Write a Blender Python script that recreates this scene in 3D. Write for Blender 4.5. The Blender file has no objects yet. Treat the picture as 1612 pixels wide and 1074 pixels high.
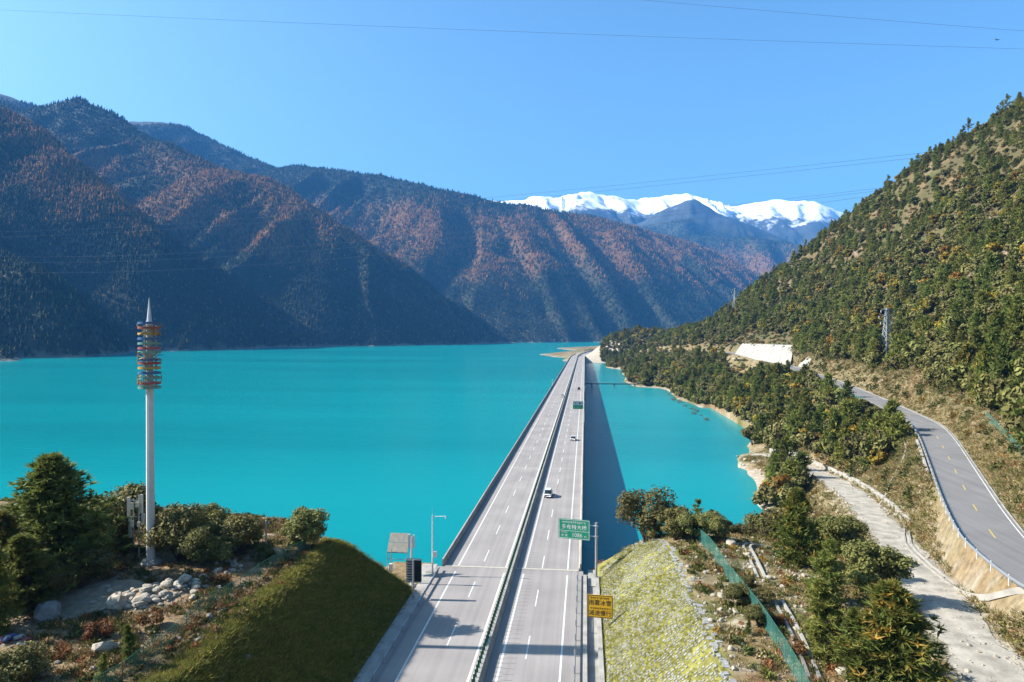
import bpy, bmesh, math, random
import numpy as np
from mathutils import Vector, Matrix

SC = bpy.context.scene
COL = SC.collection
random.seed(7)
RNG = np.random.default_rng(11)

# ------------------------------------------------------------------ camera, sky, sun, exposure
CAM_Z = 37.0                      # drone height above the carriageway (z = 0); the lake lies at z = -8
LAKE_Z = -8.0
FPX, PX0, PY0, HORIZ = 1075.0, 806.0, 537.0, 524.0
PSI = math.radians(6.11)
THETA = math.atan((PY0 - HORIZ) / FPX)
cam_data = bpy.data.cameras.new("camera")
cam_data.sensor_width = 36.0
cam_data.lens = 36.0 * FPX / 1612.0
cam_data.clip_start = 0.5
cam_data.clip_end = 60000.0
cam = bpy.data.objects.new("camera", cam_data)
COL.objects.link(cam)
cam.location = (0, 0, CAM_Z)
cam.rotation_euler = (math.pi / 2 - THETA, 0, PSI)
SC.camera = cam

SUN_EL = math.radians(36.3)
SUN_AZ = math.radians(267.2)      # clockwise from +Y: the sun stands to the west, left of the road
SUN_VEC = Vector((math.sin(SUN_AZ) * math.cos(SUN_EL), math.cos(SUN_AZ) * math.cos(SUN_EL), math.sin(SUN_EL)))
world = bpy.data.worlds.new("World")
SC.world = world
world.use_nodes = True
wn = world.node_tree
sky = wn.nodes.new("ShaderNodeTexSky")
sky.sky_type = 'NISHITA'
sky.sun_disc = False
sky.sun_elevation = SUN_EL
sky.sun_rotation = SUN_AZ
sky.altitude = 100.0
sky.air_density = 1.25
sky.dust_density = 3.0
sky.ozone_density = 2.0
bg = wn.nodes["Background"]
bg.inputs["Strength"].default_value = 0.082
tintn = wn.nodes.new("ShaderNodeMix"); tintn.data_type = 'RGBA'; tintn.blend_type = 'MULTIPLY'; tintn.inputs[0].default_value = 1.0
tintn.inputs[7].default_value = (0.54, 0.83, 1.0, 1)      # clear, deep blue high-altitude sky
wn.links.new(sky.outputs[0], tintn.inputs[6]); wn.links.new(tintn.outputs[2], bg.inputs[0])

sun_data = bpy.data.lights.new("sun", 'SUN')
sun_data.energy = 5.0
sun_data.angle = math.radians(0.53)
sun_data.color = (1.0, 0.94, 0.85)
sun = bpy.data.objects.new("sun", sun_data)
COL.objects.link(sun)
sun.location = (-300, -20, 300)
sun.rotation_euler = (-SUN_VEC).to_track_quat('-Z', 'Y').to_euler()

SC.view_settings.view_transform = 'Standard'
SC.view_settings.look = 'None'
SC.view_settings.gamma = 1.0
SC.view_settings.exposure = 1.5
SC.view_settings.use_curve_mapping = False
SC.cycles.volume_bounces = 0
SC.cycles.max_bounces = 6
SC.cycles.transparent_max_bounces = 12

# ------------------------------------------------------------------ pixel -> place helpers
_f = np.array([-math.sin(PSI), math.cos(PSI), 0.0])
_r = np.array([math.cos(PSI), math.sin(PSI), 0.0])
_z = np.array([0.0, 0.0, 1.0])
_c = _f * math.cos(THETA) - _z * math.sin(THETA)
_u = _f * math.sin(THETA) + _z * math.cos(THETA)
_C = np.array([0.0, 0.0, CAM_Z])

def ray(px, py):
    return _c + (px - PX0) / FPX * _r + (PY0 - py) / FPX * _u

def pz(px, py, z):
    v = ray(px, py)
    return _C + v * ((z - CAM_Z) / v[2])

def pd(px, py, d):
    v = ray(px, py)
    return _C + v * (d / (v @ _f))

def project(P):
    P = np.asarray(P, float) - _C
    d = P @ _c
    d = np.where(np.abs(d) < 1e-6, 1e-6, d)
    return PX0 + FPX * (P @ _r) / d, PY0 - FPX * (P @ _u) / d, d

# ------------------------------------------------------------------ noise (numpy value noise)
def _hash(ix, iy, s):
    n = (ix.astype(np.int64) * 374761393 + iy.astype(np.int64) * 668265263 + s * 974634521) & 0x7fffffff
    n = ((n ^ (n >> 13)) * 1274126177) & 0x7fffffff
    n = (n ^ (n >> 16)) & 0xffff
    return n / 65535.0

def vnoise(x, y, s=0):
    x = np.asarray(x, float); y = np.asarray(y, float)
    ix = np.floor(x); iy = np.floor(y)
    fx = x - ix; fy = y - iy
    fx = fx * fx * fx * (fx * (fx * 6 - 15) + 10); fy = fy * fy * fy * (fy * (fy * 6 - 15) + 10)
    a = _hash(ix, iy, s); b = _hash(ix + 1, iy, s); c = _hash(ix, iy + 1, s); d = _hash(ix + 1, iy + 1, s)
    return (a + (b - a) * fx) * (1 - fy) + (c + (d - c) * fx) * fy

def fbm(x, y, s=0, o=4):
    t = 0.0; a = 0.5; n = 0.0
    for k in range(o):
        t = t + a * vnoise(np.asarray(x) * 2 ** k + 17.3 * k, np.asarray(y) * 2 ** k - 9.1 * k, s + k); n += a; a *= 0.5
    return t / n * 2 - 1

def sstep(a, b, x):
    t = np.clip((np.asarray(x, float) - a) / (b - a), 0, 1)
    return t * t * (3 - 2 * t)

# ------------------------------------------------------------------ materials
MATS = {}
def principled(name):
    m = bpy.data.materials.new(name); m.use_nodes = True
    n = m.node_tree; n.nodes.clear()
    out = n.nodes.new("ShaderNodeOutputMaterial"); p = n.nodes.new("ShaderNodeBsdfPrincipled")
    n.links.new(p.outputs[0], out.inputs[0])
    return m, n, p, out

KA = 0.70                          # all surface reflectances sit at this fraction of their paint-chip values
def mat(name, col, rough=0.75, var=0.25, scale=3.0, bump=0.0, metal=0.0, spec=0.4, coords='Object', detail=5.0, bscale=None):
    if name in MATS: return MATS[name]
    col = tuple(c * KA for c in col)
    m, n, p, out = principled(name)
    tc = n.nodes.new("ShaderNodeTexCoord")
    nz = n.nodes.new("ShaderNodeTexNoise"); nz.inputs["Scale"].default_value = scale; nz.inputs["Detail"].default_value = detail
    n.links.new(tc.outputs[coords], nz.inputs["Vector"])
    mx = n.nodes.new("ShaderNodeMix"); mx.data_type = 'RGBA'
    mx.inputs[6].default_value = tuple(c * (1 - var) for c in col) + (1,)
    mx.inputs[7].default_value = tuple(min(1, c * (1 + var)) for c in col) + (1,)
    mr = n.nodes.new("ShaderNodeMapRange"); mr.inputs[1].default_value = 0.3; mr.inputs[2].default_value = 0.7
    n.links.new(nz.outputs["Fac"], mr.inputs[0]); n.links.new(mr.outputs[0], mx.inputs[0])
    n.links.new(mx.outputs[2], p.inputs["Base Color"])
    p.inputs["Roughness"].default_value = rough; p.inputs["Metallic"].default_value = metal
    p.inputs["Specular IOR Level"].default_value = spec
    if bump:
        b = n.nodes.new("ShaderNodeBump"); b.inputs["Strength"].default_value = bump; b.inputs["Distance"].default_value = 0.1
        n2 = n.nodes.new("ShaderNodeTexNoise"); n2.inputs["Scale"].default_value = bscale or scale * 3; n2.inputs["Detail"].default_value = 6
        n.links.new(tc.outputs[coords], n2.inputs["Vector"])
        n.links.new(n2.outputs["Fac"], b.inputs["Height"]); n.links.new(b.outputs[0], p.inputs["Normal"])
    MATS[name] = m
    return m

def foliage_mat(name, col, tip=None, hue=0.03, val=0.5, transl=0.25, power=1.0):
    """leaf colour * per-leaf vertex value, varied per tree; a little light passes through the leaves"""
    m, n, p, out = principled(name)
    at = n.nodes.new("ShaderNodeAttribute"); at.attribute_name = "leaf"
    mx = n.nodes.new("ShaderNodeMix"); mx.data_type = 'RGBA'
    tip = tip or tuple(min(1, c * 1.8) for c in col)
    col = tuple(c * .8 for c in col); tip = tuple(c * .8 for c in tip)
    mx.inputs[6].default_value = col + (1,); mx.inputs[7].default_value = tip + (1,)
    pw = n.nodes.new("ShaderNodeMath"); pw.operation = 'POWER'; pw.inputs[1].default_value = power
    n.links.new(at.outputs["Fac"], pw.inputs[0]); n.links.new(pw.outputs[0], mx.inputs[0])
    oi = n.nodes.new("ShaderNodeObjectInfo")
    hs = n.nodes.new("ShaderNodeHueSaturation")
    m1 = n.nodes.new("ShaderNodeMapRange"); m1.inputs[3].default_value = 0.5 - hue; m1.inputs[4].default_value = 0.5 + hue
    m2 = n.nodes.new("ShaderNodeMapRange"); m2.inputs[3].default_value = 1 - val * 0.6; m2.inputs[4].default_value = 1 + val
    mm = n.nodes.new("ShaderNodeMath"); mm.operation = 'MULTIPLY'; mm.inputs[1].default_value = 7.31
    fr = n.nodes.new("ShaderNodeMath"); fr.operation = 'FRACT'
    n.links.new(oi.outputs["Random"], m1.inputs[0]); n.links.new(oi.outputs["Random"], mm.inputs[0])
    n.links.new(mm.outputs[0], fr.inputs[0]); n.links.new(fr.outputs[0], m2.inputs[0])
    n.links.new(m1.outputs[0], hs.inputs["Hue"]); n.links.new(m2.outputs[0], hs.inputs["Value"])
    n.links.new(mx.outputs[2], hs.inputs["Color"])
    n.links.new(hs.outputs[0], p.inputs["Base Color"])
    p.inputs["Roughness"].default_value = 0.7; p.inputs["Specular IOR Level"].default_value = 0.2
    tr = n.nodes.new("ShaderNodeBsdfTranslucent"); n.links.new(hs.outputs[0], tr.inputs[0])
    ms = n.nodes.new("ShaderNodeMixShader"); ms.inputs[0].default_value = transl
    n.links.new(p.outputs[0], ms.inputs[1]); n.links.new(tr.outputs[0], ms.inputs[2]); n.links.new(ms.outputs[0], out.inputs[0])
    MATS[name] = m
    return m

def attr_mat(name, attr="col", rough=0.9, nscale=0.6, var=0.35, bump=0.5, bscale=2.0, bdist=0.15):
    """ground: colour zones stored on the mesh, broken up by two noises, with relief"""
    m, n, p, out = principled(name)
    at = n.nodes.new("ShaderNodeAttribute"); at.attribute_name = attr
    tc = n.nodes.new("ShaderNodeTexCoord")
    nz = n.nodes.new("ShaderNodeTexNoise"); nz.inputs["Scale"].default_value = nscale; nz.inputs["Detail"].default_value = 8; nz.inputs["Roughness"].default_value = 0.7
    n.links.new(tc.outputs["Object"], nz.inputs["Vector"])
    mr = n.nodes.new("ShaderNodeMapRange"); mr.inputs[1].default_value = 0.3; mr.inputs[2].default_value = 0.7
    mr.inputs[3].default_value = (1 - var) * KA; mr.inputs[4].default_value = (1 + var) * KA
    n.links.new(nz.outputs["Fac"], mr.inputs[0])
    vm = n.nodes.new("ShaderNodeVectorMath"); vm.operation = 'SCALE'
    n.links.new(at.outputs["Color"], vm.inputs[0]); n.links.new(mr.outputs[0], vm.inputs["Scale"])
    n.links.new(vm.outputs[0], p.inputs["Base Color"])
    p.inputs["Roughness"].default_value = rough; p.inputs["Specular IOR Level"].default_value = 0.15
    b = n.nodes.new("ShaderNodeBump"); b.inputs["Strength"].default_value = bump; b.inputs["Distance"].default_value = bdist
    n2 = n.nodes.new("ShaderNodeTexNoise"); n2.inputs["Scale"].default_value = bscale; n2.inputs["Detail"].default_value = 8
    n.links.new(tc.outputs["Object"], n2.inputs["Vector"]); n.links.new(n2.outputs["Fac"], b.inputs["Height"])
    n.links.new(b.outputs[0], p.inputs["Normal"])
    MATS[name] = m
    return m

# ------------------------------------------------------------------ mesh builder
class MB:
    def __init__(self): self.v = []; self.f = []
    def add(self, vs, fs):
        o = len(self.v); self.v += [tuple(map(float, q)) for q in vs]; self.f += [tuple(i + o for i in q) for q in fs]; return self
    def box(self, c, s, rz=0.0, taper=1.0):
        x, y, z = (k / 2 for k in s); ca, sa = math.cos(rz), math.sin(rz); P = []
        for dz, t in ((-z, 1.0), (z, taper)):
            for dx, dy in ((-x, -y), (x, -y), (x, y), (-x, y)):
                P.append((c[0] + (dx * ca - dy * sa) * t, c[1] + (dx * sa + dy * ca) * t, c[2] + dz))
        return self.add(P, [(3, 2, 1, 0), (4, 5, 6, 7), (0, 1, 5, 4), (1, 2, 6, 5), (2, 3, 7, 6), (3, 0, 4, 7)])
    def tube(self, a, b, r0, r1=None, n=8, cap=True):
        r1 = r0 if r1 is None else r1
        a = Vector(a); b = Vector(b); d = (b - a)
        if d.length < 1e-6: return self
        d.normalize(); s = d.orthogonal().normalized(); t = d.cross(s)
        P = []
        for q, r in ((a, r0), (b, r1)):
            for k in range(n):
                w = 2 * math.pi * k / n
                P.append(q + (s * math.cos(w) + t * math.sin(w)) * r)
        F = [(k, (k + 1) % n, n + (k + 1) % n, n + k) for k in range(n)]
        if cap: F += [tuple(range(n - 1, -1, -1)), tuple(range(n, 2 * n))]
        return self.add(P, F)
    def path(self, pts, r, n=6):
        for a, b in zip(pts[:-1], pts[1:]): self.tube(a, b, r, r, n)
        return self
    def lathe(self, prof, c=(0, 0, 0), n=16):
        P = []; F = []
        for (r, z) in prof:
            for k in range(n):
                w = 2 * math.pi * k / n; P.append((c[0] + r * math.cos(w), c[1] + r * math.sin(w), c[2] + z))
        for i in range(len(prof) - 1):
            for k in range(n):
                F.append((i * n + k, i * n + (k + 1) % n, (i + 1) * n + (k + 1) % n, (i + 1) * n + k))
        F.append(tuple(range(n - 1, -1, -1))); F.append(tuple(range((len(prof) - 1) * n, len(prof) * n)))
        return self.add(P, F)
    def sweep(self, line, prof, closed=True):
        """profile (x across to the right, z up) carried along a plan line of 3-D points"""
        L = [Vector(p) for p in line]; P = []; F = []; m = len(prof)
        for i, p in enumerate(L):
            d = (L[min(i + 1, len(L) - 1)] - L[max(i - 1, 0)]); d.z = 0; d.normalize(); rt = Vector((d.y, -d.x, 0))
            for (x, z) in prof: P.append(p + rt * x + Vector((0, 0, z)))
        for i in range(len(L) - 1):
            for k in range(m if closed else m - 1):
                a = i * m + k; b = i * m + (k + 1) % m
                F.append((a, b, b + m, a + m))
        if closed: F += [tuple(range(m)), tuple(range((len(L) - 1) * m + m - 1, (len(L) - 1) * m - 1, -1))]
        return self.add(P, F)
    def build(self, name, m, parent=None, smooth=False):
        me = bpy.data.meshes.new(name); me.from_pydata(self.v, [], self.f); me.update()
        if smooth: me.polygons.foreach_set("use_smooth", [True] * len(me.polygons))
        return obj(name, me, m, parent)

def obj(name, me, m=None, parent=None):
    o = bpy.data.objects.new(name, me); COL.objects.link(o)
    if m is not None and not me.materials: me.materials.append(m)
    if parent is not None: o.parent = parent
    return o

def tag(o, label=None, cat=None, group=None, kind=None):
    if label: o["label"] = label
    if cat: o["category"] = cat
    if group: o["group"] = group
    if kind: o["kind"] = kind
    return o

def thing(name, label, cat, loc=(0, 0, 0), rz=0.0, group=None):
    o = bpy.data.objects.new(name, None); COL.objects.link(o)
    o.empty_display_size = 0.5; o.location = tuple(float(q) for q in loc); o.rotation_euler = (0, 0, rz)
    return tag(o, label, cat, group)

def copy_tree(o, parent=None):
    c = o.copy(); COL.objects.link(c); c.parent = parent
    for ch in list(o.children): copy_tree(ch, c)
    return c

def np_mesh(name, V, Fq, attrs=None, smooth=True):
    """fast mesh from arrays; faces all of one size"""
    V = np.asarray(V, np.float32); Fq = np.asarray(Fq, np.int32); k = Fq.shape[1]
    me = bpy.data.meshes.new(name)
    me.vertices.add(len(V)); me.vertices.foreach_set("co", V.ravel())
    me.loops.add(Fq.size); me.loops.foreach_set("vertex_index", Fq.ravel())
    me.polygons.add(len(Fq)); me.polygons.foreach_set("loop_start", np.arange(0, Fq.size, k, dtype=np.int32))
    try: me.polygons.foreach_set("loop_total", np.full(len(Fq), k, np.int32))
    except Exception: pass
    me.polygons.foreach_set("use_smooth", np.full(len(Fq), smooth))
    for an, (typ, data) in (attrs or {}).items():
        a = me.attributes.new(an, typ, 'POINT')
        if typ == 'FLOAT_COLOR':
            d = np.ones((len(V), 4), np.float32); d[:, :3] = data; a.data.foreach_set("color", d.ravel())
        else: a.data.foreach_set("value", np.asarray(data, np.float32))
    me.update(calc_edges=True)
    return me

def grid_mesh(name, xs, ys, Z, attrs=None, keep=None):
    nx, ny = len(xs), len(ys)
    X, Y = np.meshgrid(xs, ys)
    V = np.stack([X, Y, Z], -1).reshape(-1, 3)
    i = np.arange(nx * ny).reshape(ny, nx)
    Fq = np.stack([i[:-1, :-1], i[:-1, 1:], i[1:, 1:], i[1:, :-1]], -1).reshape(-1, 4)
    if keep is not None:
        k = (keep[:-1, :-1] | keep[:-1, 1:] | keep[1:, 1:] | keep[1:, :-1]).reshape(-1); Fq = Fq[k]
    return np_mesh(name, V, Fq, attrs)

def polyline_near(X, Y, P):
    """distance to a plan polyline, height of the line there, running length, signed side (+ right)"""
    best = np.full(X.shape, 1e18); zz = np.zeros(X.shape); ss = np.zeros(X.shape); sd = np.zeros(X.shape); s0 = 0.0
    for a, b in zip(P[:-1], P[1:]):
        dx, dy = b[0] - a[0], b[1] - a[1]; L2 = dx * dx + dy * dy; L = math.sqrt(L2)
        t = np.clip(((X - a[0]) * dx + (Y - a[1]) * dy) / L2, 0, 1)
        ex = X - a[0] - t * dx; ey = Y - a[1] - t * dy; d2 = ex * ex + ey * ey
        k = d2 < best
        best = np.where(k, d2, best); zz = np.where(k, a[2] + t * (b[2] - a[2]), zz); ss = np.where(k, s0 + t * L, ss)
        sd = np.where(k, np.sign(dy * ex - dx * ey), sd); s0 += L
    return np.sqrt(best), zz, ss, sd

def resample(P, step, smooth=2):
    P = np.asarray(P, float)
    for _ in range(smooth):                       # Chaikin rounding
        q = [P[0]]
        for a, b in zip(P[:-1], P[1:]): q += [a * .75 + b * .25, a * .25 + b * .75]
        q.append(P[-1]); P = np.array(q)
    s = np.r_[0, np.cumsum(np.linalg.norm(np.diff(P[:, :2], axis=0), axis=1))]
    t = np.arange(0, s[-1], step)
    return np.stack([np.interp(t, s, P[:, k]) for k in range(3)], -1)

# ------------------------------------------------------------------ roads as lines (needed by the terrain)
ROAD_L, ROAD_R = -22.5, -0.6                      # outer edges of the highway
def hw_line(y0, y1, step, off=0.0):
    """centre of the highway, carried to the right at the far end of the bridge; off = metres right of x = 0"""
    out = []
    for y in np.arange(y0, y1 + step * .5, step):
        t = max(0.0, y - 1010.0); x = t * t / 5200.0
        sl = 2 * t / 5200.0; c = 1 / math.sqrt(1 + sl * sl)
        out.append((x + off * c, y - off * sl * c, 0.0))
    return out

PAVED = resample([pz(2250, 1120, 10.6), pz(1900, 1035, 10.7), pz(1690, 945, 10.9), pz(1598, 880, 11), pz(1567, 850, 11.1), pz(1535, 801, 11.3), pz(1515, 763, 11.5), pz(1493, 720, 11.8), pz(1477, 690, 12.1), pz(1462, 671, 12.4), pz(1437, 657, 12.6),
                  pz(1367, 624, 13.4), pz(1312, 601, 14.5), pz(1262, 583, 15.5), pz(1225, 572, 16.2), pd(1160, 556, 560), pd(1110, 553, 640), pd(1072, 556, 720), pd(1040, 552, 800), pd(1010, 551, 900)], 2.0, 2)
TRACK = resample([pz(1720, 1250, 7.6), pz(1565, 1060, 7.2), pz(1480, 950, 6.4), pz(1418, 862, 4.8), pz(1368, 800, 2.4), pz(1330, 768, .3), pz(1292, 747, -2.2),
                  pz(1245, 726, -4.2), pz(1208, 716, -5.4), pz(1178, 716, -6.4)], 1.5, 2)

# ------------------------------------------------------------------ land to the right: control points -> surface
def rbf(P):
    P = np.asarray(P, float); n = len(P)
    S = 100.0
    D = np.sqrt(((P[:, None, :2] - P[None, :, :2]) ** 2).sum(-1)) / S
    A = np.zeros((n + 3, n + 3)); A[:n, :n] = D - np.eye(n) * 1e-4
    A[:n, n] = 1; A[:n, n + 1:] = P[:, :2] / S; A[n, :n] = 1; A[n + 1:, :n] = (P[:, :2] / S).T
    w = np.linalg.solve(A, np.r_[P[:, 2], 0, 0, 0])
    def f(X, Y):
        r = w[n] + w[n + 1] * X / S + w[n + 2] * Y / S
        for k in range(n): r = r + w[k] * np.sqrt((X - P[k, 0]) ** 2 + (Y - P[k, 1]) ** 2 + 16.0) / S
        return r
    return f

shore_px = [(942, 567), (981, 572), (1003, 573), (1000, 583), (981, 600), (996, 610), (1040, 611), (1066, 629), (1114, 653), (1138, 677), (1160, 694)]
crest_px = [(1760, 70, 455), (1612, 155, 480), (1525, 212, 495), (1450, 262, 520), (1390, 302, 555), (1340, 340, 600), (1290, 378, 650), (1215, 432, 730), (1165, 492, 800),
            (1120, 517, 870), (1060, 521, 960), (1000, 525, 1060), (955, 533, 1150)]
CP = [pz(x, y, LAKE_Z) for x, y in shore_px]
CP += [np.array([p[0] - 26, p[1] - 8, -15.0]) for p in CP]
CP += [pz(1149, 731, -7.3), pz(1168, 724, -6.6), pz(1188, 738, -6.8), pz(1180, 716, -6.4), pz(1190, 748, -7.6), pz(1128, 735, -13), pz(1150, 765, -13), pz(1140, 712, -11.5), pz(1165, 704, -9)]
CP += [pd(*q) for q in crest_px]
for (x, y, d) in crest_px:
    p = pd(x, y, d * 1.35); CP.append(np.array([p[0] + 40, p[1], pd(x, y, d)[2] - 30 - .02 * d]))
CP += [np.array(q, float) for q in ((8, -80, 9), (8, 0, 9), (8, 60, 9.0), (8, 85, 8.4), (11, 104, 7.7), (22, 106, 7.0), (28, 60, 8.0), (30, 0, 8.2), (45, -80, 8), (34, 95, 6.8),
       (110, -80, 45), (230, -80, 170), (120, 20, 42), (250, 40, 185), (300, 200, 215), (330, 350, 240), (600, 300, 300), (600, 0, 300), (600, 700, 250), (500, 1200, 120),
       (-5, 130, -14), (25, 135, -13), (0, 180, -17), (0, 300, -17), (0, 500, -17), (20, 160, -14), (43, 190, -9), (49, 225, -8.2), (0, 800, -17), (-60, 1000, -17),
       (-30, 1060, -12), (-10, 1085, -3), (20, 1090, 14), (40, 1110, 26), (-36, 1110, -12), (-40, 1200, -12), (10, 1200, 3), (60, 1220, 20), (-80, 1250, -12), (-90, 1500, -10), (-60, 1700, -10), (30, 1500, 4),
       (-30, 1900, -7), (100, 1900, 8), (350, 1700, 40), (-160, 1900, -12), (-150, 1400, -14), (100, 2200, -10), (350, 2200, -10), (-160, 2200, -14))]
for k in range(0, len(PAVED), 14): CP.append(PAVED[k])
for k in range(0, len(TRACK), 14): CP.append(TRACK[k])
# a few places on the open face of the hill
for (x, y, d) in ((1600, 480, 250), (1500, 520, 235), (1420, 520, 300), (1330, 520, 400), (1550, 330, 370), (1450, 390, 410), (1350, 430, 500), (1250, 470, 610)):
    CP.append(pd(x, y, d))
base_R = rbf(CP)

def land_right(X, Y):
    X = np.asarray(X, float); Y = np.asarray(Y, float)
    H = base_R(X, Y)
    dp, zp, sp, sidep = polyline_near(X, Y, PAVED[::3])
    dt, zt, st, _ = polyline_near(X, Y, TRACK[::3])
    far = sstep(9, 26, dp) * sstep(6, 18, dt)
    H = H + far * sstep(-8, 10, H) * (fbm(X / 60, Y / 60, 3, 5) * 9 * sstep(14, 70, H) + fbm(X / 9, Y / 9, 5, 3) * np.where(H > 14, 1.1, .45))
    rk = sstep(.35, .75, fbm(X / 35, Y / 35, 21, 4)) * sstep(40, 90, H)
    H = H + rk * np.abs(fbm(X / 7, Y / 7, 8, 3)) * 7
    # the plateau ends in a bank down to the lake
    ye = 107.3 + .20 * np.clip(X - 10, 0, 40) + 2.2 * np.clip(X - 33, 0, 60)
    bank = 8.3 - (Y - ye) * 1.1 + fbm(X / 4, Y / 4, 9, 3) * .8 + sstep(150, 215, Y) * 60 + sstep(44, 60, X) * 30
    H = np.where((Y < 420) & (X < 75), np.minimum(H, np.maximum(bank, -15)), H)
    # carve the two roads
    k = sstep(10.5, 4.3, dp); H = H * (1 - k) + (zp - .12) * k
    k = sstep(7.0, 3.2, dt); H = H * (1 - k) + (zt - .05 + fbm(X / 5, Y / 5, 31, 2) * .06) * k
    # stone-faced cutting beside the highway
    cut = (X - 2.1) * .90 + fbm(X / 2.5, Y / 2.5, 13, 3) * .16 - .15
    H = np.where(Y < 125, np.minimum(H, cut), H)
    # highway cutting / embankment at the far landfall
    cx = np.maximum(0, Y - 1010.0) ** 2 / 5200.0
    e = np.abs(X - cx + 11.5) - 13.0
    k = sstep(16, 0, e) * sstep(1085, 1110, Y); H = H * (1 - k) + (-.3 + np.maximum(e, 0) * .8) * k
    return H

def cut_edge(Y):                                   # plan position of the top edge of the right-hand cutting
    x = np.full(np.shape(Y), 9.0)
    for _ in range(12):
        x = 2.25 + base_R(x, Y) / .90
    return x

xs = np.unique(np.r_[np.arange(-.05, 75, .75), np.arange(75, 180, 2.5), np.arange(180, 420, 6), np.arange(420, 900, 30), np.arange(-200, 0, 14)[:-1], -4, -2, -.8])
ys = np.unique(np.r_[np.arange(-90, 30, 6), np.arange(30, 235, .8), np.arange(235, 520, 3), np.arange(520, 1320, 6), np.arange(1320, 2300, 25)])
GX, GY = np.meshgrid(xs, ys)
GH = land_right(GX, GY)
GH = np.where((GX < 0) & (GY < 1040), -16.0, GH)
keepR = ~((GX < -.06) & (GY < 900)) & (GH > -15.9)
def mixc(a, b, t): return a * (1 - t[..., None]) + np.asarray(b) * t[..., None]
def colour_right(X, Y, H):
    n1 = fbm(X / 6, Y / 6, 41, 5); n2 = fbm(X / 22, Y / 22, 43, 4); n3 = fbm(X / 2.2, Y / 2.2, 47, 3)
    C = np.ones(X.shape + (3,)) * np.array([.26, .20, .105])                       # dry grass
    C = mixc(C, (.13, .125, .04), sstep(-.15, .35, n1))                            # green-brown grass
    C = mixc(C, (.25, .13, .06), sstep(.15, .5, n2) * .7)                          # rusty scrub
    C = mixc(C, (.42, .36, .27), sstep(.3, .6, n3) * .75)                          # stony spots
    hill = sstep(15, 30, H)
    Ch = np.ones(X.shape + (3,)) * np.array([.115, .095, .045])
    Ch = mixc(Ch, (.20, .135, .07), sstep(0, .4, n2)); Ch = mixc(Ch, (.09, .10, .035), sstep(.0, .4, n1))
    Ch = mixc(Ch, (.28, .20, .13), sstep(.35, .75, fbm(X / 35, Y / 35, 21, 4)) * sstep(40, 90, H))
    C = C * (1 - hill[..., None]) + Ch * hill[..., None]
    dp, _, _, _ = polyline_near(X, Y, PAVED[::3]); dt, _, _, _ = polyline_near(X, Y, TRACK[::3])
    C = mixc(C, (.27, .21, .12), sstep(11, 5, dp + n3 * 3) * .6)
    C = mixc(C, (.34, .30, .23), sstep(5.2, 2.8, dt + n3 * 3) * .8)
    C = mixc(C, (.42, .36, .28), sstep(-6.7, -7.9, H + n3 * 1.2) * sstep(-.3, .4, n2 + .2))  # pale beach and stones at the waterline
    C = mixc(C, (.45, .39, .31), ((Y > 1020) & (Y < 1260) & (X < 60) & (X > -12)) * sstep(30, 14, H))
    # the near cutting carries grass between its stones
    face = ((X < cut_edge(Y) + .2) & (Y < 109)) * 1.0
    C = mixc(C, (.25, .235, .065), face)
    return C
terr = obj("hillside", grid_mesh("hillside", xs, ys, GH, {"col": ('FLOAT_COLOR', colour_right(GX, GY, GH).reshape(-1, 3))}, keepR), attr_mat("ground_right", var=.45, nscale=.9, bscale=1.6, bump=.7, bdist=.25))
tag(terr, kind="structure")

# ------------------------------------------------------------------ hill to the left of the highway
HEAP = pz(262, 932, 9.6)
def left_edge_y(X): return 84.0 + np.minimum(np.clip(-31.0 - X, 0, 200) * .85, 13.0)
def land_left(X, Y):
    X = np.asarray(X, float); Y = np.asarray(Y, float)
    H = 9.2 + fbm(X / 14, Y / 14, 51, 4) * 1.0 + fbm(X / 2.3, Y / 2.3, 53, 3) * .28 + np.clip(-60 - X, 0, 60) * .03
    H = H + 1.5 * np.exp(-(((X - HEAP[0]) / 5.5) ** 2 + ((Y - HEAP[1]) / 3.2) ** 2)) * (1 + .5 * fbm(X / 1.5, Y / 1.5, 59, 3))
    d = np.maximum(0, Y - left_edge_y(X)); H = H - .066 * d * d * np.where(d < 14, 1, 0) - np.where(d >= 14, 12.9 + (d - 14) * 1.2, 0)
    H = np.minimum(H, (-24.6 - X) * 1.13 + fbm(X / 3, Y / 3, 57, 3) * .22)
    pad = np.where((X > -37) & (Y < 113) & (Y > 88), -.55 - np.maximum(0, Y - 109) * 1.2 - np.clip(-31 - X, 0, 20) * .6, -30)
    H = np.maximum(H, np.maximum(pad, -14))
    return H
lx = np.r_[np.arange(-190, -80, 2.0), np.arange(-80, -23.9, .55)]; ly = np.r_[np.arange(-60, 40, 3.0), np.arange(40, 175, .6)]
LX, LY = np.meshgrid(lx, ly); LH = land_left(LX, LY)
def colour_left(X, Y, H):
    n1 = fbm(X / 5, Y / 5, 61, 5); n2 = fbm(X / 13, Y / 13, 63, 4); n3 = fbm(X / 1.8, Y / 1.8, 67, 3)
    C = np.ones(X.shape + (3,)) * np.array([.27, .19, .10])
    C = mixc(C, (.13, .115, .045), sstep(-.05, .4, n1)); C = mixc(C, (.30, .16, .08), sstep(.1, .45, n2) * .6)
    C = mixc(C, (.46, .40, .32), sstep(.2, .55, n3) * .7)
    dirt = np.exp(-(((X + 55) / 16) ** 2 + ((Y - 66) / 7) ** 2)); C = mixc(C, (.36, .29, .21), np.clip(dirt * 1.2, 0, 1) * .8)
    face = sstep(.5, -.2, (-24.6 - X) * 1.13 - H - .6) * (Y < 108)
    C = mixc(C, (.22, .20, .055), face)
    return C
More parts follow.
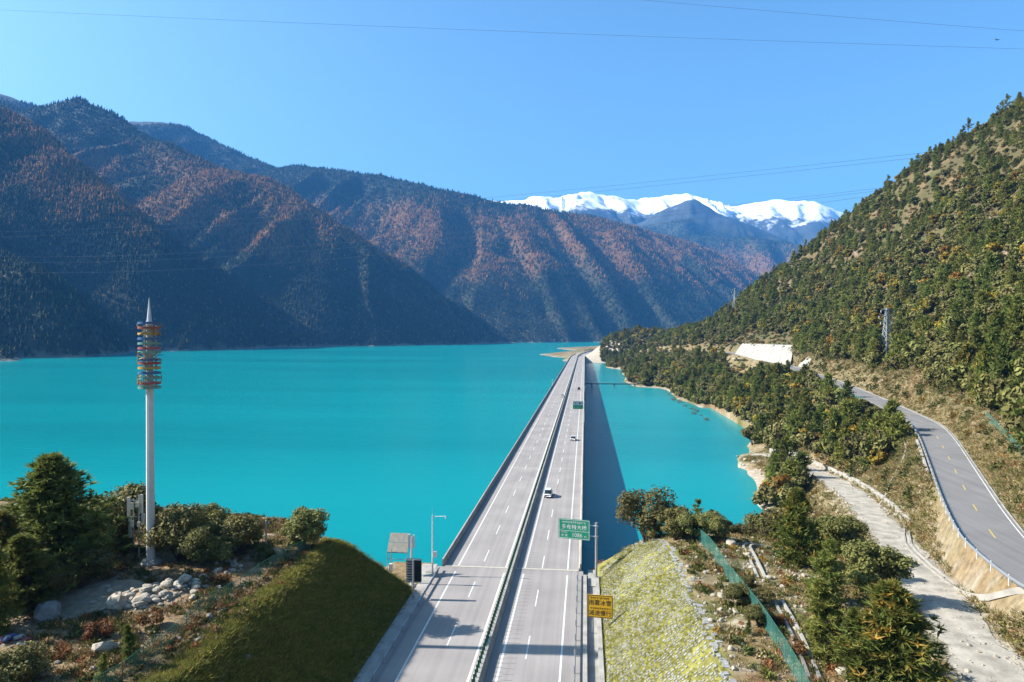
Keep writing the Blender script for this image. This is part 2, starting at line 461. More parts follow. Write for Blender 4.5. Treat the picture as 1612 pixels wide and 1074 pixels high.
lh = obj("hillside", grid_mesh("hillside_left", lx, ly, LH, {"col": ('FLOAT_COLOR', colour_left(LX, LY, LH).reshape(-1, 3))}), attr_mat("ground_left", var=.45, nscale=1.1, bscale=2.0, bump=.7, bdist=.2))
tag(lh, kind="structure")

# ------------------------------------------------------------------ lake
def lake_mat():
    m, n, p, out = principled("lake_water")
    geo = n.nodes.new("ShaderNodeNewGeometry")
    nz = n.nodes.new("ShaderNodeTexNoise"); nz.inputs["Scale"].default_value = .004; nz.inputs["Detail"].default_value = 4
    n.links.new(geo.outputs["Position"], nz.inputs["Vector"])
    mx = n.nodes.new("ShaderNodeMix"); mx.data_type = 'RGBA'
    mx.inputs[6].default_value = (.001, .148, .170, 1); mx.inputs[7].default_value = (.002, .212, .232, 1)
    mpw = n.nodes.new("ShaderNodeMapping"); mpw.inputs["Scale"].default_value = (.35, 1.6, 1.0); mpw.inputs["Rotation"].default_value = (0, 0, .5)
    n.links.new(geo.outputs["Position"], mpw.inputs[0]); n.links.new(mpw.outputs[0], nz.inputs["Vector"])
    mrw = n.nodes.new("ShaderNodeMapRange"); mrw.inputs[1].default_value = .32; mrw.inputs[2].default_value = .68
    n.links.new(nz.outputs["Fac"], mrw.inputs[0]); n.links.new(mrw.outputs[0], mx.inputs[0])
    at = n.nodes.new("ShaderNodeAttribute"); at.attribute_name = "shallow"
    m2 = n.nodes.new("ShaderNodeMix"); m2.data_type = 'RGBA'; m2.inputs[7].default_value = (.022, .185, .165, 1)
    n.links.new(at.outputs["Fac"], m2.inputs[0]); n.links.new(mx.outputs[2], m2.inputs[6])
    n.links.new(m2.outputs[2], p.inputs["Base Color"])
    p.inputs["Roughness"].default_value = .18; p.inputs["IOR"].default_value = 1.16; p.inputs["Specular IOR Level"].default_value = .2
    mp = n.nodes.new("ShaderNodeMapping"); mp.inputs["Scale"].default_value = (.35, 1.0, 1.0)
    n.links.new(geo.outputs["Position"], mp.inputs[0])
    w1 = n.nodes.new("ShaderNodeTexNoise"); w1.inputs["Scale"].default_value = .55; w1.inputs["Detail"].default_value = 5; w1.inputs["Roughness"].default_value = .65
    n.links.new(mp.outputs[0], w1.inputs["Vector"])
    b = n.nodes.new("ShaderNodeBump"); b.inputs["Strength"].default_value = .35; b.inputs["Distance"].default_value = .35
    n.links.new(w1.outputs["Fac"], b.inputs["Height"]); n.links.new(b.outputs[0], p.inputs["Normal"])
    return m
wx = np.unique(np.r_[-16000, -6000, np.arange(-3000, -120, 240), np.arange(-120, 160, 4), np.arange(160, 800, 80), 3000, 8000, 16000])
wy = np.unique(np.r_[-1500, -400, np.arange(0, 90, 15), np.arange(90, 330, 4), np.arange(330, 1300, 15), np.arange(1300, 5200, 300), 8000, 13500])
WX, WY = np.meshgrid(wx, wy)
dep = np.where((WX > -10) & (WX < 700) & (WY < 1300), land_right(WX, WY), np.where((WX < -23) & (WX > -190) & (WY < 175) & (WY > -60), land_left(WX, WY), -30))
lake = obj("lake", grid_mesh("lake", wx, wy, np.full(WX.shape, LAKE_Z), {"shallow": ('FLOAT', (sstep(-9.8, -7.8, dep) * .8).ravel())}), lake_mat())
tag(lake, kind="structure")

# ------------------------------------------------------------------ mountains round the lake
RIDGES = [  # (points as pixel + distance, side slope, rib strength)
    ([(-2600, -900, 900), (-1300, -260, 1500), (-640, 0, 1950), (-330, 70, 2100), (-100, 128, 2150), (0, 172, 2200), (55, 200, 2180), (105, 242, 2100)], .74, 1.0),
    ([(105, 242, 2100), (170, 315, 1980), (250, 400, 1880), (330, 480, 1840), (400, 545, 1850)], .80, .5),
    ([(-330, 70, 2100), (-180, 230, 1750), (-60, 370, 1500), (40, 430, 1350), (100, 515, 1270), (125, 556, 1250)], .9, .6),
    ([(-330, 70, 2100), (-270, 290, 1550), (-150, 440, 1250), (-40, 535, 1130), (20, 566, 1095)], .85, .6),
    ([(-100, 100, 3300), (40, 180, 3250), (130, 156, 3200), (180, 180, 3150), (250, 225, 3050), (340, 258, 2950), (430, 288, 2850), (520, 338, 2800), (600, 392, 2850), (700, 468, 3000), (800, 532, 3500)], .74, 1.0),
    ([(250, 225, 3050), (265, 300, 2750), (330, 390, 2450), (420, 470, 2250), (500, 530, 2180), (520, 548, 2150)], .8, .7),
    ([(400, 280, 2900), (440, 350, 2680), (520, 430, 2500), (590, 500, 2450), (640, 542, 2480)], .8, .7),
    ([(520, 338, 2800), (575, 420, 2700), (650, 495, 2800), (700, 536, 2900)], .8, .6),
    ([(-250, 130, 4400), (0, 146, 4300), (70, 172, 4350), (140, 190, 4600), (215, 192, 4850), (285, 195, 4800), (340, 222, 4750), (440, 266, 4600)], .62, .8),
    ([(440, 266, 4600), (470, 261, 4500), (600, 276, 4400), (700, 300, 4300), (760, 312, 4300), (860, 332, 4450), (940, 342, 4600), (1000, 358, 4800), (1060, 376, 5000), (1130, 402, 5300), (1200, 437, 5600), (1300, 490, 6000)], .70, 1.0),
    ([(600, 276, 4400), (640, 340, 4050), (690, 400, 3850), (740, 465, 3750), (790, 520, 3800)], .75, .7),
    ([(740, 308, 4300), (770, 370, 4050), (820, 430, 3950), (880, 490, 3950), (915, 531, 4000)], .75, .7),
    ([(860, 332, 4450), (900, 400, 4250), (960, 460, 4200), (1020, 510, 4250)], .75, .7),
    ([(960, 348, 4700), (1010, 410, 4500), (1070, 465, 4450), (1120, 510, 4500)], .75, .6),
    ([(1060, 376, 5000), (1110, 430, 4800), (1170, 480, 4750), (1210, 515, 4800)], .75, .6),
    ([(960, 392, 6600), (1010, 378, 6600), (1075, 369, 6500), (1130, 374, 6500), (1190, 374, 6450), (1235, 380, 6400), (1300, 400, 6300), (1420, 440, 6300)], .62, 1.0),
    ([(1020, 350, 8200), (1060, 330, 8000), (1092, 318, 7900), (1130, 336, 7800), (1200, 362, 7700), (1270, 390, 7600)], .60, .8),
    ([(640, 340, 8600), (760, 320, 8800), (812, 309, 9000), (840, 309, 9000), (880, 318, 9050), (918, 306, 9000), (940, 309, 9050), (985, 317, 9100), (1015, 312, 9200), (1055, 314, 9300), (1078, 309, 9300), (1120, 318, 9400), (1180, 317, 9500),
      (1235, 320, 9500), (1268, 318, 9400), (1310, 334, 9300), (1400, 360, 9300), (1550, 380, 9300)], .58, 1.2),
]
RIDGES3 = [(np.array([pd(*q) for q in P]), s, rb) for P, s, rb in RIDGES]
def mountains(X, Y):
    H = np.full(X.shape, -60.0)
    wxn = X + fbm(X / 260, Y / 260, 71, 3) * 45; wyn = Y + fbm(X / 260, Y / 260, 73, 3) * 45
    for k, (P, sl, rb) in enumerate(RIDGES3):
        d, z, s, side = polyline_near(wxn, wyn, P)
        cum = np.r_[0, np.cumsum(np.hypot(np.diff(P[:, 0]), np.diff(P[:, 1])))]
        ex = (wxn - np.interp(s, cum, P[:, 0])) / (d + 25.0)      # eastern flanks are steeper than western ones
        d = np.sqrt(d * d + 30.0 ** 2) - 30.0
        q = s + side * 900 + 31 * k
        rib = (1 - 2 * np.abs(2 * vnoise(q / 210, d / 1500, 80 + k) - 1)) * .75 + (1 - 2 * np.abs(2 * vnoise(q / 80, d / 500, 90 + k) - 1)) * .25
        h = z - sl * (1 + .30 * ex) * d + rib * rb * np.minimum(d * .30, 85)
        H = np.maximum(H, h) if k == 0 else np.where(H > h, H + np.log1p(np.exp(-np.clip((H - h) / 9, 0, 50))) * 5, h + np.log1p(np.exp(-np.clip((h - H) / 9, 0, 50))) * 5)
    H = H + fbm(X / 120, Y / 120, 75, 5) * 14 * sstep(-8, 60, H)
    H = H + (fbm(X / 420, Y / 420, 79, 4) * 75 + (1 - 2 * np.abs(fbm(X / 700, Y / 500, 81, 3))) * 40 - 10) * sstep(7000, 8600, Y)
    H = np.where((Y > 4650) & (X > -900), np.maximum(H, -7.2 + fbm(X / 90, Y / 90, 77, 3) * 1.2 + (Y - 4650) * .01), H)
    return H
mx_ = np.unique(np.r_[np.arange(-5200, -2600, 45), np.arange(-2600, -250, 13), np.arange(-250, 1800, 24), np.arange(1800, 4600, 60)])
my_ = np.unique(np.r_[np.arange(350, 1000, 25), np.arange(1000, 3100, 13), np.arange(3100, 5400, 20), np.arange(5400, 10600, 48)])
MX, MY = np.meshgrid(mx_, my_)
MH = mountains(MX, MY)
keepM = (MH > -25) & ~((MX > -250) & (MY < 2600))
def larch(X, Y, H):
    n = fbm(X / 170, Y / 170, 85, 4)
    hi = sstep(260, 420, H + n * 160) * sstep(900, 700, H + n * 120)
    return np.clip(hi * sstep(-.5, .0, n + .1), 0, 1)
def colour_mt(X, Y, H):
    n = fbm(X / 60, Y / 60, 87, 4)
    C = np.ones(X.shape + (3,)) * np.array([.040, .048, .028])
    C = mixc(C, (.19, .095, .04), larch(X, Y, H) * .85)
    C = mixc(C, (.10, .085, .05), sstep(.1, .5, n) * .45)
    C = mixc(C, (.06, .07, .07), sstep(1100, 1350, H))
    C = mixc(C, (.30, .28, .22), sstep(4, -5, H) * .6)
    return C
def mountain_mat():
    m = attr_mat("mountain_ground", nscale=.02, var=.35, bscale=.05, bump=.8, bdist=6.0)
    n = m.node_tree; p = next(q for q in n.nodes if q.type == 'BSDF_PRINCIPLED')
    src = p.inputs["Base Color"].links[0].from_socket
    geo = n.nodes.new("ShaderNodeNewGeometry"); sx = n.nodes.new("ShaderNodeSeparateXYZ"); n.links.new(geo.outputs["Position"], sx.inputs[0])
    nz = n.nodes.new("ShaderNodeTexNoise"); nz.inputs["Scale"].default_value = .007; nz.inputs["Detail"].default_value = 10; nz.inputs["Roughness"].default_value = .62
    n.links.new(geo.outputs["Position"], nz.inputs["Vector"])
    ma = n.nodes.new("ShaderNodeMath"); ma.operation = 'MULTIPLY_ADD'; ma.inputs[1].default_value = 900
    n.links.new(nz.outputs["Fac"], ma.inputs[0]); n.links.new(sx.outputs[2], ma.inputs[2])
    mr = n.nodes.new("ShaderNodeMapRange"); mr.inputs[1].default_value = 2010; mr.inputs[2].default_value = 2200
    n.links.new(ma.outputs[0], mr.inputs[0])
    mx = n.nodes.new("ShaderNodeMix"); mx.data_type = 'RGBA'; mx.inputs[7].default_value = (.82, .84, .88, 1)
    yr = n.nodes.new("ShaderNodeMapRange"); yr.inputs[1].default_value = 8000; yr.inputs[2].default_value = 8900; yr.inputs[4].default_value = 130     # the far range carries snow lower down
    n.links.new(sx.outputs[1], yr.inputs[0]); ad = n.nodes.new("ShaderNodeMath"); ad.operation = 'ADD'; n.links.new(yr.outputs[0], ad.inputs[0]); n.links.new(ma.outputs[0], ad.inputs[1]); n.links.new(ad.outputs[0], mr.inputs[0])
    n.links.new(mr.outputs[0], mx.inputs[0]); n.links.new(src, mx.inputs[6]); n.links.new(mx.outputs[2], p.inputs["Base Color"])
    return m
mts = obj("mountains", grid_mesh("mountains", mx_, my_, MH, {"col": ('FLOAT_COLOR', colour_mt(MX, MY, MH).reshape(-1, 3))}, keepM), mountain_mat())
tag(mts, kind="structure")

# ------------------------------------------------------------------ highway and bridge
def asphalt(name, col, scale=.5):
    m, n, p, out = principled(name)
    tc = n.nodes.new("ShaderNodeTexCoord")
    mp = n.nodes.new("ShaderNodeMapping"); mp.inputs["Scale"].default_value = (1.3, .012, 1.0); n.links.new(tc.outputs["Object"], mp.inputs[0])
    a = n.nodes.new("ShaderNodeTexNoise"); a.inputs["Scale"].default_value = .9; a.inputs["Detail"].default_value = 5; n.links.new(mp.outputs[0], a.inputs["Vector"])
    b = n.nodes.new("ShaderNodeTexNoise"); b.inputs["Scale"].default_value = .12; b.inputs["Detail"].default_value = 6; n.links.new(tc.outputs["Object"], b.inputs["Vector"])
    c = n.nodes.new("ShaderNodeTexNoise"); c.inputs["Scale"].default_value = 14; c.inputs["Detail"].default_value = 3; n.links.new(tc.outputs["Object"], c.inputs["Vector"])
    s1 = n.nodes.new("ShaderNodeMath"); s1.operation = 'ADD'; n.links.new(a.outputs["Fac"], s1.inputs[0]); n.links.new(b.outputs["Fac"], s1.inputs[1])
    s2 = n.nodes.new("ShaderNodeMath"); s2.operation = 'MULTIPLY_ADD'; s2.inputs[1].default_value = .35; n.links.new(c.outputs["Fac"], s2.inputs[0]); n.links.new(s1.outputs[0], s2.inputs[2])
    mr = n.nodes.new("ShaderNodeMapRange"); mr.inputs[1].default_value = .8; mr.inputs[2].default_value = 1.55; mr.inputs[3].default_value = .72; mr.inputs[4].default_value = 1.18
    n.links.new(s2.outputs[0], mr.inputs[0])
    vm = n.nodes.new("ShaderNodeVectorMath"); vm.operation = 'SCALE'; vm.inputs[0].default_value = col; n.links.new(mr.outputs[0], vm.inputs["Scale"])
    n.links.new(vm.outputs[0], p.inputs["Base Color"]); p.inputs["Roughness"].default_value = .85; p.inputs["Specular IOR Level"].default_value = .25
    MATS[name] = m; return m
M_ASPH = asphalt("highway_asphalt", (.242, .222, .210))
M_ASPH2 = asphalt("road_asphalt", (.165, .158, .155))
M_CONC = mat("concrete", (.40, .375, .335), .85, .24, .5, .3, bscale=4)
M_CONC_D = mat("concrete_weathered", (.36, .345, .32), .9, .25, .4, .4, bscale=3)
M_WHITE = mat("road_paint", (.70, .69, .66), .7, .12, 2.0)
M_YELLOW = mat("road_paint_yellow", (.62, .43, .10), .7, .15, 2.0)
M_GALV = mat("galvanised_steel", (.50, .52, .54), .42, .12, 2.0, metal=.55)
M_WSTEEL = mat("white_painted_steel", (.74, .74, .74), .45, .06, 1.5)
M_GREENP = mat("green_plastic", (.012, .135, .075), .5, .2, 3.0)
M_DARK = mat("dark_steel", (.03, .033, .037), .5, .2, 3.0)
M_SIGNG = mat("sign_green", (.010, .30, .165), .45, .06, 1.0)
M_SIGNW = mat("sign_white", (.75, .78, .76), .5, .04, 1.0)
M_SIGNY = mat("sign_yellow", (.98, .52, .02), .5, .08, 1.0)
M_BLACK = mat("black_print", (.022, .017, .012), .6, .1, 1.0)
M_JOINT = mat("expansion_joint", (.50, .455, .37), .8, .15, 1.5)

B0, B1 = 106.3, 1192.0                            # the bridge runs 1086 m
LANE = dict(edge_l=-19.95, dash_l=-16.2, med_l=-12.35, med_r=-9.35, dash_r=-6.65, edge_r=-2.65)
road = MB().sweep(hw_line(-70, B0, 4), [(ROAD_L - .9, -.6), (ROAD_L - .9, 0), (ROAD_R + .35, 0), (ROAD_R + .35, -.6)]).build("highway", M_ASPH); tag(road, kind="structure")
road2 = MB().sweep(hw_line(B1, 1560, 8), [(ROAD_L, -6), (ROAD_L, 0), (ROAD_R, 0), (ROAD_R, -6)]).build("highway", M_ASPH); tag(road2, kind="structure")

bridge = thing("bridge", "long straight grey highway bridge with concrete parapets crossing the turquoise lake", "bridge", (-11.5, B0, 0))
def local(line, o): return [(x - o[0], y - o[1], z - o[2]) for x, y, z in line]
BO = (-11.5, B0, 0)
MB().sweep(local(hw_line(B0, B1, 6), BO), [(ROAD_L, -.25), (ROAD_L, 0), (ROAD_R, 0), (ROAD_R, -.25), (-3.4, -.6), (-4.6, -2.3), (-9.4, -2.3), (-10.6, -.6), (-12.4, -.6), (-13.6, -2.3), (-18.4, -2.3), (-19.6, -.6)]).build("deck", M_ASPH, bridge)
NJ = [(0, 0), (.42, 0), (.36, .25), (.24, .5), (.22, 1.02), (0, 1.02)]
MB().sweep(local(hw_line(B0, B1, 6), BO), [(ROAD_L - .06 + x, z + .002 if z else -.3) for x, z in NJ]).build("parapet", M_CONC, bridge)
MB().sweep(local(hw_line(B0, B1, 6), BO), [(ROAD_R + .06 - x, z + .002 if z else -.3) for x, z in reversed(NJ)]).build("parapet", M_CONC, bridge)
for k in range(36):                                # piers: a pair of columns under a cross-head every 30 m
    y = B0 + 30 * (k + 1)
    if y > B1 - 8: break
    c = hw_line(y, y, 1)[0]
    m = MB()
    for xo in (-7.0, -16.0): m.tube((xo, 0, -24), (xo, 0, -3.4), .8, .8, 12)
    m.box((-7.0, 0, -2.85), (6.4, 1.9, 1.1)); m.box((-16.0, 0, -2.85), (6.4, 1.9, 1.1))
    o = m.build("pier", M_CONC_D, bridge); o.location = (c[0] - BO[0], c[1] - BO[1], 0)
def strip(name, off, w, y0, y1, z, m, parent, step=6, o=(0, 0, 0)):
    L = local(hw_line(y0, y1, step, off), o); mb = MB(); P = []; F = []
    for i, p in enumerate(L):
        q = L[min(i + 1, len(L) - 1)]; r = L[max(i - 1, 0)]; dx, dy = q[0] - r[0], q[1] - r[1]; n = math.hypot(dx, dy); rx, ry = dy / n, -dx / n
        P += [(p[0] - rx * w / 2, p[1] - ry * w / 2, z), (p[0] + rx * w / 2, p[1] + ry * w / 2, z)]
        if i: F.append((2 * i - 2, 2 * i - 1, 2 * i + 1, 2 * i))
    return mb.add(P, F).build(name, m, parent)
for nm in ("edge_l", "edge_r", "med_l", "med_r"):
    strip("edge_line", LANE[nm], .22 if nm.startswith("edge") else .26, -70, B0 - .3, .006, M_WHITE, road)
    strip("edge_line", LANE[nm], .22 if nm.startswith("edge") else .26, B0 + .3, B1 - 1, .006, M_WHITE, bridge, o=BO)
for nm, ph in (("dash_l", 2.6), ("dash_r", 0.4)):
    me = None
    for k in range(-4, 76):
        y = B0 + ph + 15 * k
        if y + 6 > B1: break
        c = hw_line(y, y, 1, LANE[nm])[0]; onb = y > B0
        if not onb and y + 6 > B0: continue
        if me is None:
            o = MB().add([(-.085, 0, 0), (.085, 0, 0), (.085, 6, 0), (-.085, 6, 0)], [(0, 1, 2, 3)]).build("lane_dash", M_WHITE); me = o.data
        else: o = obj("lane_dash", me)
        o.parent = bridge if onb else road
        o.location = (c[0] - (BO[0] if onb else 0), c[1] - (BO[1] if onb else 0), .007)
        t = max(0, y - 1010); o.rotation_euler = (0, 0, -math.atan(2 * t / 5200))
# short transverse rumble marks beside the median line, near the bridge head
me = None
for k in range(38):
    y = 68 + k * 1.25
    if me is None: o = MB().add([(0, 0, 0), (1.25, 0, 0), (1.25, .07, 0), (0, .07, 0)], [(0, 1, 2, 3)]).build("rumble_mark", mat("rumble_mark", (.14, .135, .13), .9, .2, 3), road); me = o.data
    else: o = obj("rumble_mark", me, None, road)
    if abs(y - B0) < .5 or y > B0: o.parent = bridge; o.location = (-8.9 - BO[0], y - BO[1], .006)
    else: o.location = (-8.9, y, .006)
for k in range(14):                                # expansion joints every 80 m
    y = B0 + .02 + 79.5 * k
    if y > B1: break
    for a, b in ((ROAD_L + .4, -12.0), (-10.75, ROAD_R - .4)):
        c = hw_line(y, y, 1)[0]
        MB().box(((a + b) / 2 + c[0] - BO[0], y - BO[1], .005), (b - a, .55 if k == 0 else .42, .016)).build("expansion_joint", M_JOINT, bridge)

# median barrier with green anti-glare panels
med = thing("median_barrier", "low concrete median wall topped by a row of green anti-glare panels", "barrier", (-11.35, 0, 0))
MB().sweep(local(hw_line(-70, 1500, 8, 0), (-11.35, 0, 0)), [(-12.0, .002), (-11.9, .3), (-11.72, .5), (-11.66, .92), (-10.98, .92), (-10.92, .5), (-10.74, .3), (-10.66, .002)]).build("wall", M_CONC_D, med)
pan = MB().box((0, 0, .44), (.26, .05, .82), taper=.86)
pme = None; PANELS = []
for k in range(1400): PANELS.append(56 + k * 1.02)
for k, y in enumerate(PANELS[:300]):
    c = hw_line(y, y, 1, -11.36)[0]
    if pme is None: o = pan.build("anti_glare_panel", M_GREENP, med); pme = o.data
    else: o = obj("anti_glare_panel", pme, None, med)
    o.location = (c[0] + 11.35, c[1], .92); o.rotation_euler = (0, 0, math.radians(18))
rest = MB()
for y in PANELS[300:]:
    c = hw_line(y, y, 1, -11.36)[0]; rest.box((c[0] + 11.35, c[1], .92 + .44), (.26, .05, .82), math.radians(18), .86)
o = rest.build("anti_glare_panels", M_GREENP, med); o["kind"] = "stuff"

# W-beam guard rails along the approach
WB = [(-.03, .42), (.05, .47), (.05, .53), (-.02, .575), (.05, .62), (.05, .68), (-.03, .73), (-.045, .73), (.03, .68), (.03, .62), (-.04, .575), (.03, .53), (.03, .47), (-.045, .42)]
def guard_rail(label, line, flip, step, post_m, group=None, zoff=0.0, post_h=.8):
    o0 = line[0]; g = thing("guard_rail", label, "guard rail", o0, group=group)
    L = [(p[0] - o0[0], p[1] - o0[1], p[2] - o0[2] + zoff) for p in line]
    s = -1 if flip else 1
    MB().sweep(L, [(s * (x + .12), z) for x, z in (WB if s > 0 else WB[::-1])]).build("rail", M_GALV, g)
    acc = 0.0; me = None
    for a, b in zip(L[:-1], L[1:]):
        dl = math.hypot(b[0] - a[0], b[1] - a[1]); acc += dl
        if acc >= step:
            acc = 0
            if me is None: o = MB().tube((0, 0, -.4), (0, 0, post_h), .065, .065, 8).build("post", post_m, g); me = o.data
            else: o = obj("post", me, None, g)
            o.location = a
    return g
guard_rail("galvanised guard rail at the foot of the dark grassy cutting", [(-22.35, y, .0) for y in np.arange(-60, 105.5, 2)], True, 3.9, M_GALV)
guard_rail("galvanised guard rail at the foot of the stone-faced slope", [(-1.15, y, .0) for y in np.arange(-60, 105.5, 2)], False, 3.9, M_GALV)
# verges: concrete drain kerbs on both sides of the approach
for nm, prof, loc in (("kerb", [(-24.35, -.5), (-24.35, .16), (-22.75, .16), (-22.75, -.5)], "l"), ("kerb", [(-.22, -.5), (-.22, .2), (.28, .2), (.28, -.5)], "r"), ("kerb", [(1.55, -.6), (1.55, .28), (2.1, .28), (2.1, -.6)], "r")):
    o = MB().sweep(hw_line(-70, 105.4, 3), prof).build(nm, M_CONC); tag(o, kind="structure")
o = MB().sweep(hw_line(-70, 105.4, 3), [(.28, -.7), (.28, -.45), (1.55, -.45), (1.55, -.7)]).build("drain_floor", M_CONC_D); tag(o, kind="structure")
# bridge-end blocks and abutment
ab = thing("abutment", "pale concrete abutment carrying the near end of the bridge", "abutment", (-11.5, B0 - 1, -.61))
MB().box((0, 0, -5), (24.5, 3.0, 9.9)).build("wall", M_CONC_D, ab)
for x, s in ((13.2, 1), (-13.3, -1)):
    MB().box((x, -1.0, -3.8), (2.4, 7.0, 8.2)).build("wing_wall", M_CONC, ab)

# ------------------------------------------------------------------ paved road on the hillside
def sheet(line, a, b, z, name, m, parent=None, wob=0.0, seed=0):
    L = np.asarray(line); P = []; F = []
    for i, p in enumerate(L):
        d = L[min(i + 1, len(L) - 1)] - L[max(i - 1, 0)]; n = math.hypot(d[0], d[1]); rx, ry = d[1] / n, -d[0] / n
        wa = wob * float(fbm(i / 3.0, 3.0, seed, 3)); wb = wob * float(fbm(i / 3.0, 9.0, seed + 5, 3))
        k = 6 if wob else 1
        for j in range(k + 1):
            t = a + wa + (b + wb - a - wa) * j / k; P.append((p[0] + rx * t, p[1] + ry * t, p[2] + z))
        if i:
            for j in range(k): F.append(((i - 1) * (k + 1) + j, (i - 1) * (k + 1) + j + 1, i * (k + 1) + j + 1, i * (k + 1) + j))
    return MB().add(P, F).build(name, m, parent)
pr = sheet(PAVED, -3.7, 3.7, .05, "paved_road", M_ASPH2); tag(pr, kind="structure")
sheet(PAVED, -3.35, -3.2, .058, "edge_line", M_WHITE, pr); sheet(PAVED, 3.2, 3.35, .058, "edge_line", M_WHITE, pr)
acc = 0
for i in range(0, len(PAVED) - 3, 7):
    sheet(PAVED[i:i + 3], -.085, .085, .059, "lane_dash", M_YELLOW, pr)
M_TRACK = mat("pale_gravel", (.41, .37, .305), .95, .34, .45, .9, coords='Object', detail=9, bscale=1.5)
tk = sheet(TRACK, -2.9, 2.9, .05, "dirt_track", M_TRACK, None, 1.3, 5); tag(tk, kind="structure")
def near_i(L, px, py):
    x, y, _ = project(L); return int(np.argmin((x - px) ** 2 + (y - py) ** 2))
def off_line(L, i0, i1, off, dz=0.0, step=1):
    out = []
    for i in range(i0, i1, step):
        d = L[min(i + 1, len(L) - 1)] - L[max(i - 1, 0)]; n = math.hypot(d[0], d[1]); out.append((L[i][0] + d[1] / n * off, L[i][1] - d[0] / n * off, L[i][2] + dz))
    return out
i1 = near_i(PAVED, 1425, 652)
guard_rail("galvanised guard rail along the outer bend of the paved hill road", off_line(PAVED, 0, i1, -3.95), True, 3.8, M_WSTEEL)
# kerbs of the paved road and the concrete drain on its hill side, with its channel
o = MB().sweep([tuple(q) for q in PAVED], [(3.72, -.3), (3.72, .12), (3.9, .12), (3.9, -.3)]).build("kerb", M_CONC); tag(o, kind="structure")
i0, i2 = near_i(PAVED, 1690, 945), near_i(PAVED, 1432, 655)
dr = thing("drain_channel", "long concrete drain channel on the hill side of the paved road", "drain", PAVED[i0])
L = [tuple(np.array(q) - PAVED[i0]) for q in off_line(PAVED, 0, i2, 7.2)]
MB().sweep(L, [(-.55, -.4), (-.55, .22), (-.3, .22), (-.3, -.4)]).build("side_wall", M_CONC, dr); MB().sweep(L, [(.3, -.4), (.3, .3), (.55, .3), (.55, -.4)]).build("side_wall", M_CONC, dr)
# retaining wall below the paved road
ja, jb = near_i(PAVED, 1500, 735), near_i(PAVED, 1482, 700)
ja, jb = min(ja, jb) - 4, max(ja, jb) + 4
rw = thing("retaining_wall", "pale concrete retaining wall holding up the paved road", "wall", PAVED[ja])
MB().sweep([tuple(np.array(q) - PAVED[ja]) for q in off_line(PAVED, ja, jb, -4.5)], [(-1.0, -4.2), (-.25, .25), (.15, .25), (.15, -4.2)]).build("wall_face", M_CONC, rw)
# low wall on the hill side of the track, in panels
ta, tb = near_i(TRACK, 1392, 825), near_i(TRACK, 1262, 735)
tw = thing("track_wall", "low cream concrete wall along the hill side of the dirt track", "wall", TRACK[ta])
for i in range(ta, tb, 4):
    q = [tuple(np.array(w) - TRACK[ta]) for w in off_line(TRACK, i, i + 5, 4.2)]
    MB().sweep(q, [(-.2, -.8), (-.18, 1.45 + .08 * ((i // 4) % 2)), (.2, 1.45 + .08 * ((i // 4) % 2)), (.25, -.8)]).build("wall_panel", M_CONC, tw)
ta2, tb2 = near_i(TRACK, 1248, 728), len(TRACK) - 2
tw2 = thing("bank_wall", "white-washed stone bank wall where the track meets the lake", "wall", TRACK[ta2])
for i in range(ta2, tb2 - 4, 4):
    q = [tuple(np.array(w) - TRACK[ta2]) for w in off_line(TRACK, i, i + 5, 4.6)]
    MB().sweep(q, [(-.3, -1.5), (-.2, 1.9 + .2 * ((i // 4) % 3)), (.3, 1.9 + .2 * ((i // 4) % 3)), (.4, -1.5)]).build("wall_panel", M_CONC, tw2)

# stone gutters
def ground(x, y): return float(land_right(np.array([x]), np.array([y]))[0])
def ground_l(x, y): return float(land_left(np.array([x]), np.array([y]))[0])
def gutter(label, pts, w=.55):
    P = resample([np.array((p[0], p[1], 0.0)) for p in pts], 1.0, 1); P = [(p[0], p[1], ground(p[0], p[1])) for p in P]
    g = thing("stone_gutter", label, "gutter", P[0]); L = [tuple(np.array(p) - np.array(P[0])) for p in P]
    MB().sweep(L, [(-w, -.5), (-w, .28), (-w + .26, .28), (-w + .26, -.5)]).build("side_wall", M_CONC, g)
    MB().sweep(L, [(w - .26, -.5), (w - .26, .24), (w, .24), (w, -.5)]).build("side_wall", M_CONC, g)
    MB().sweep(L, [(-w + .26, -.4), (-w + .26, -.02), (w - .26, -.02), (w - .26, -.4)]).build("channel_floor", M_CONC_D, g)
gutter("cracked stone gutter bending at a right angle near the plateau corner", [pz(1218, 868, 7), pz(1172, 873, 7), pz(1182, 893, 7), pz(1200, 925, 7.3)])
gutter("straight stone gutter running down through the rusty scrub", [pz(1224, 962, 7.5), pz(1245, 998, 7.6), pz(1266, 1040, 7.7), pz(1285, 1085, 7.8)])
gutter("winding pale gutter at the foot of the grass bank beside the track", [pz(1395, 783, 4.5), pz(1428, 806, 5.2), pz(1427, 838, 5.8), pz(1440, 858, 6.2), pz(1480, 890, 7), pz(1530, 922, 7.6), pz(1575, 948, 8), pz(1640, 975, 8.3)], .5)
gutter("short stone gutter stepping down the bank under the shady trees", [pz(1417, 672, 9.5), pz(1424, 705, 8.2), pz(1431, 738, 7), pz(1410, 758, 5.5), pz(1388, 774, 4.6)], .5)

# ------------------------------------------------------------------ where a pixel's ray meets the land
def gpix(px, py, left=False, d0=20.0, d1=1500.0):
    t = np.exp(np.linspace(math.log(d0), math.log(d1), 1400)); v = ray(px, py); v = v / (v @ _f)
    P = _C + t[:, None] * v
    H = (land_left if left else land_right)(P[:, 0], P[:, 1]); k = np.nonzero(P[:, 2] <= H)[0]
    k = k[0] if len(k) else len(t) - 1
    return np.array([P[k, 0], P[k, 1], H[k]])
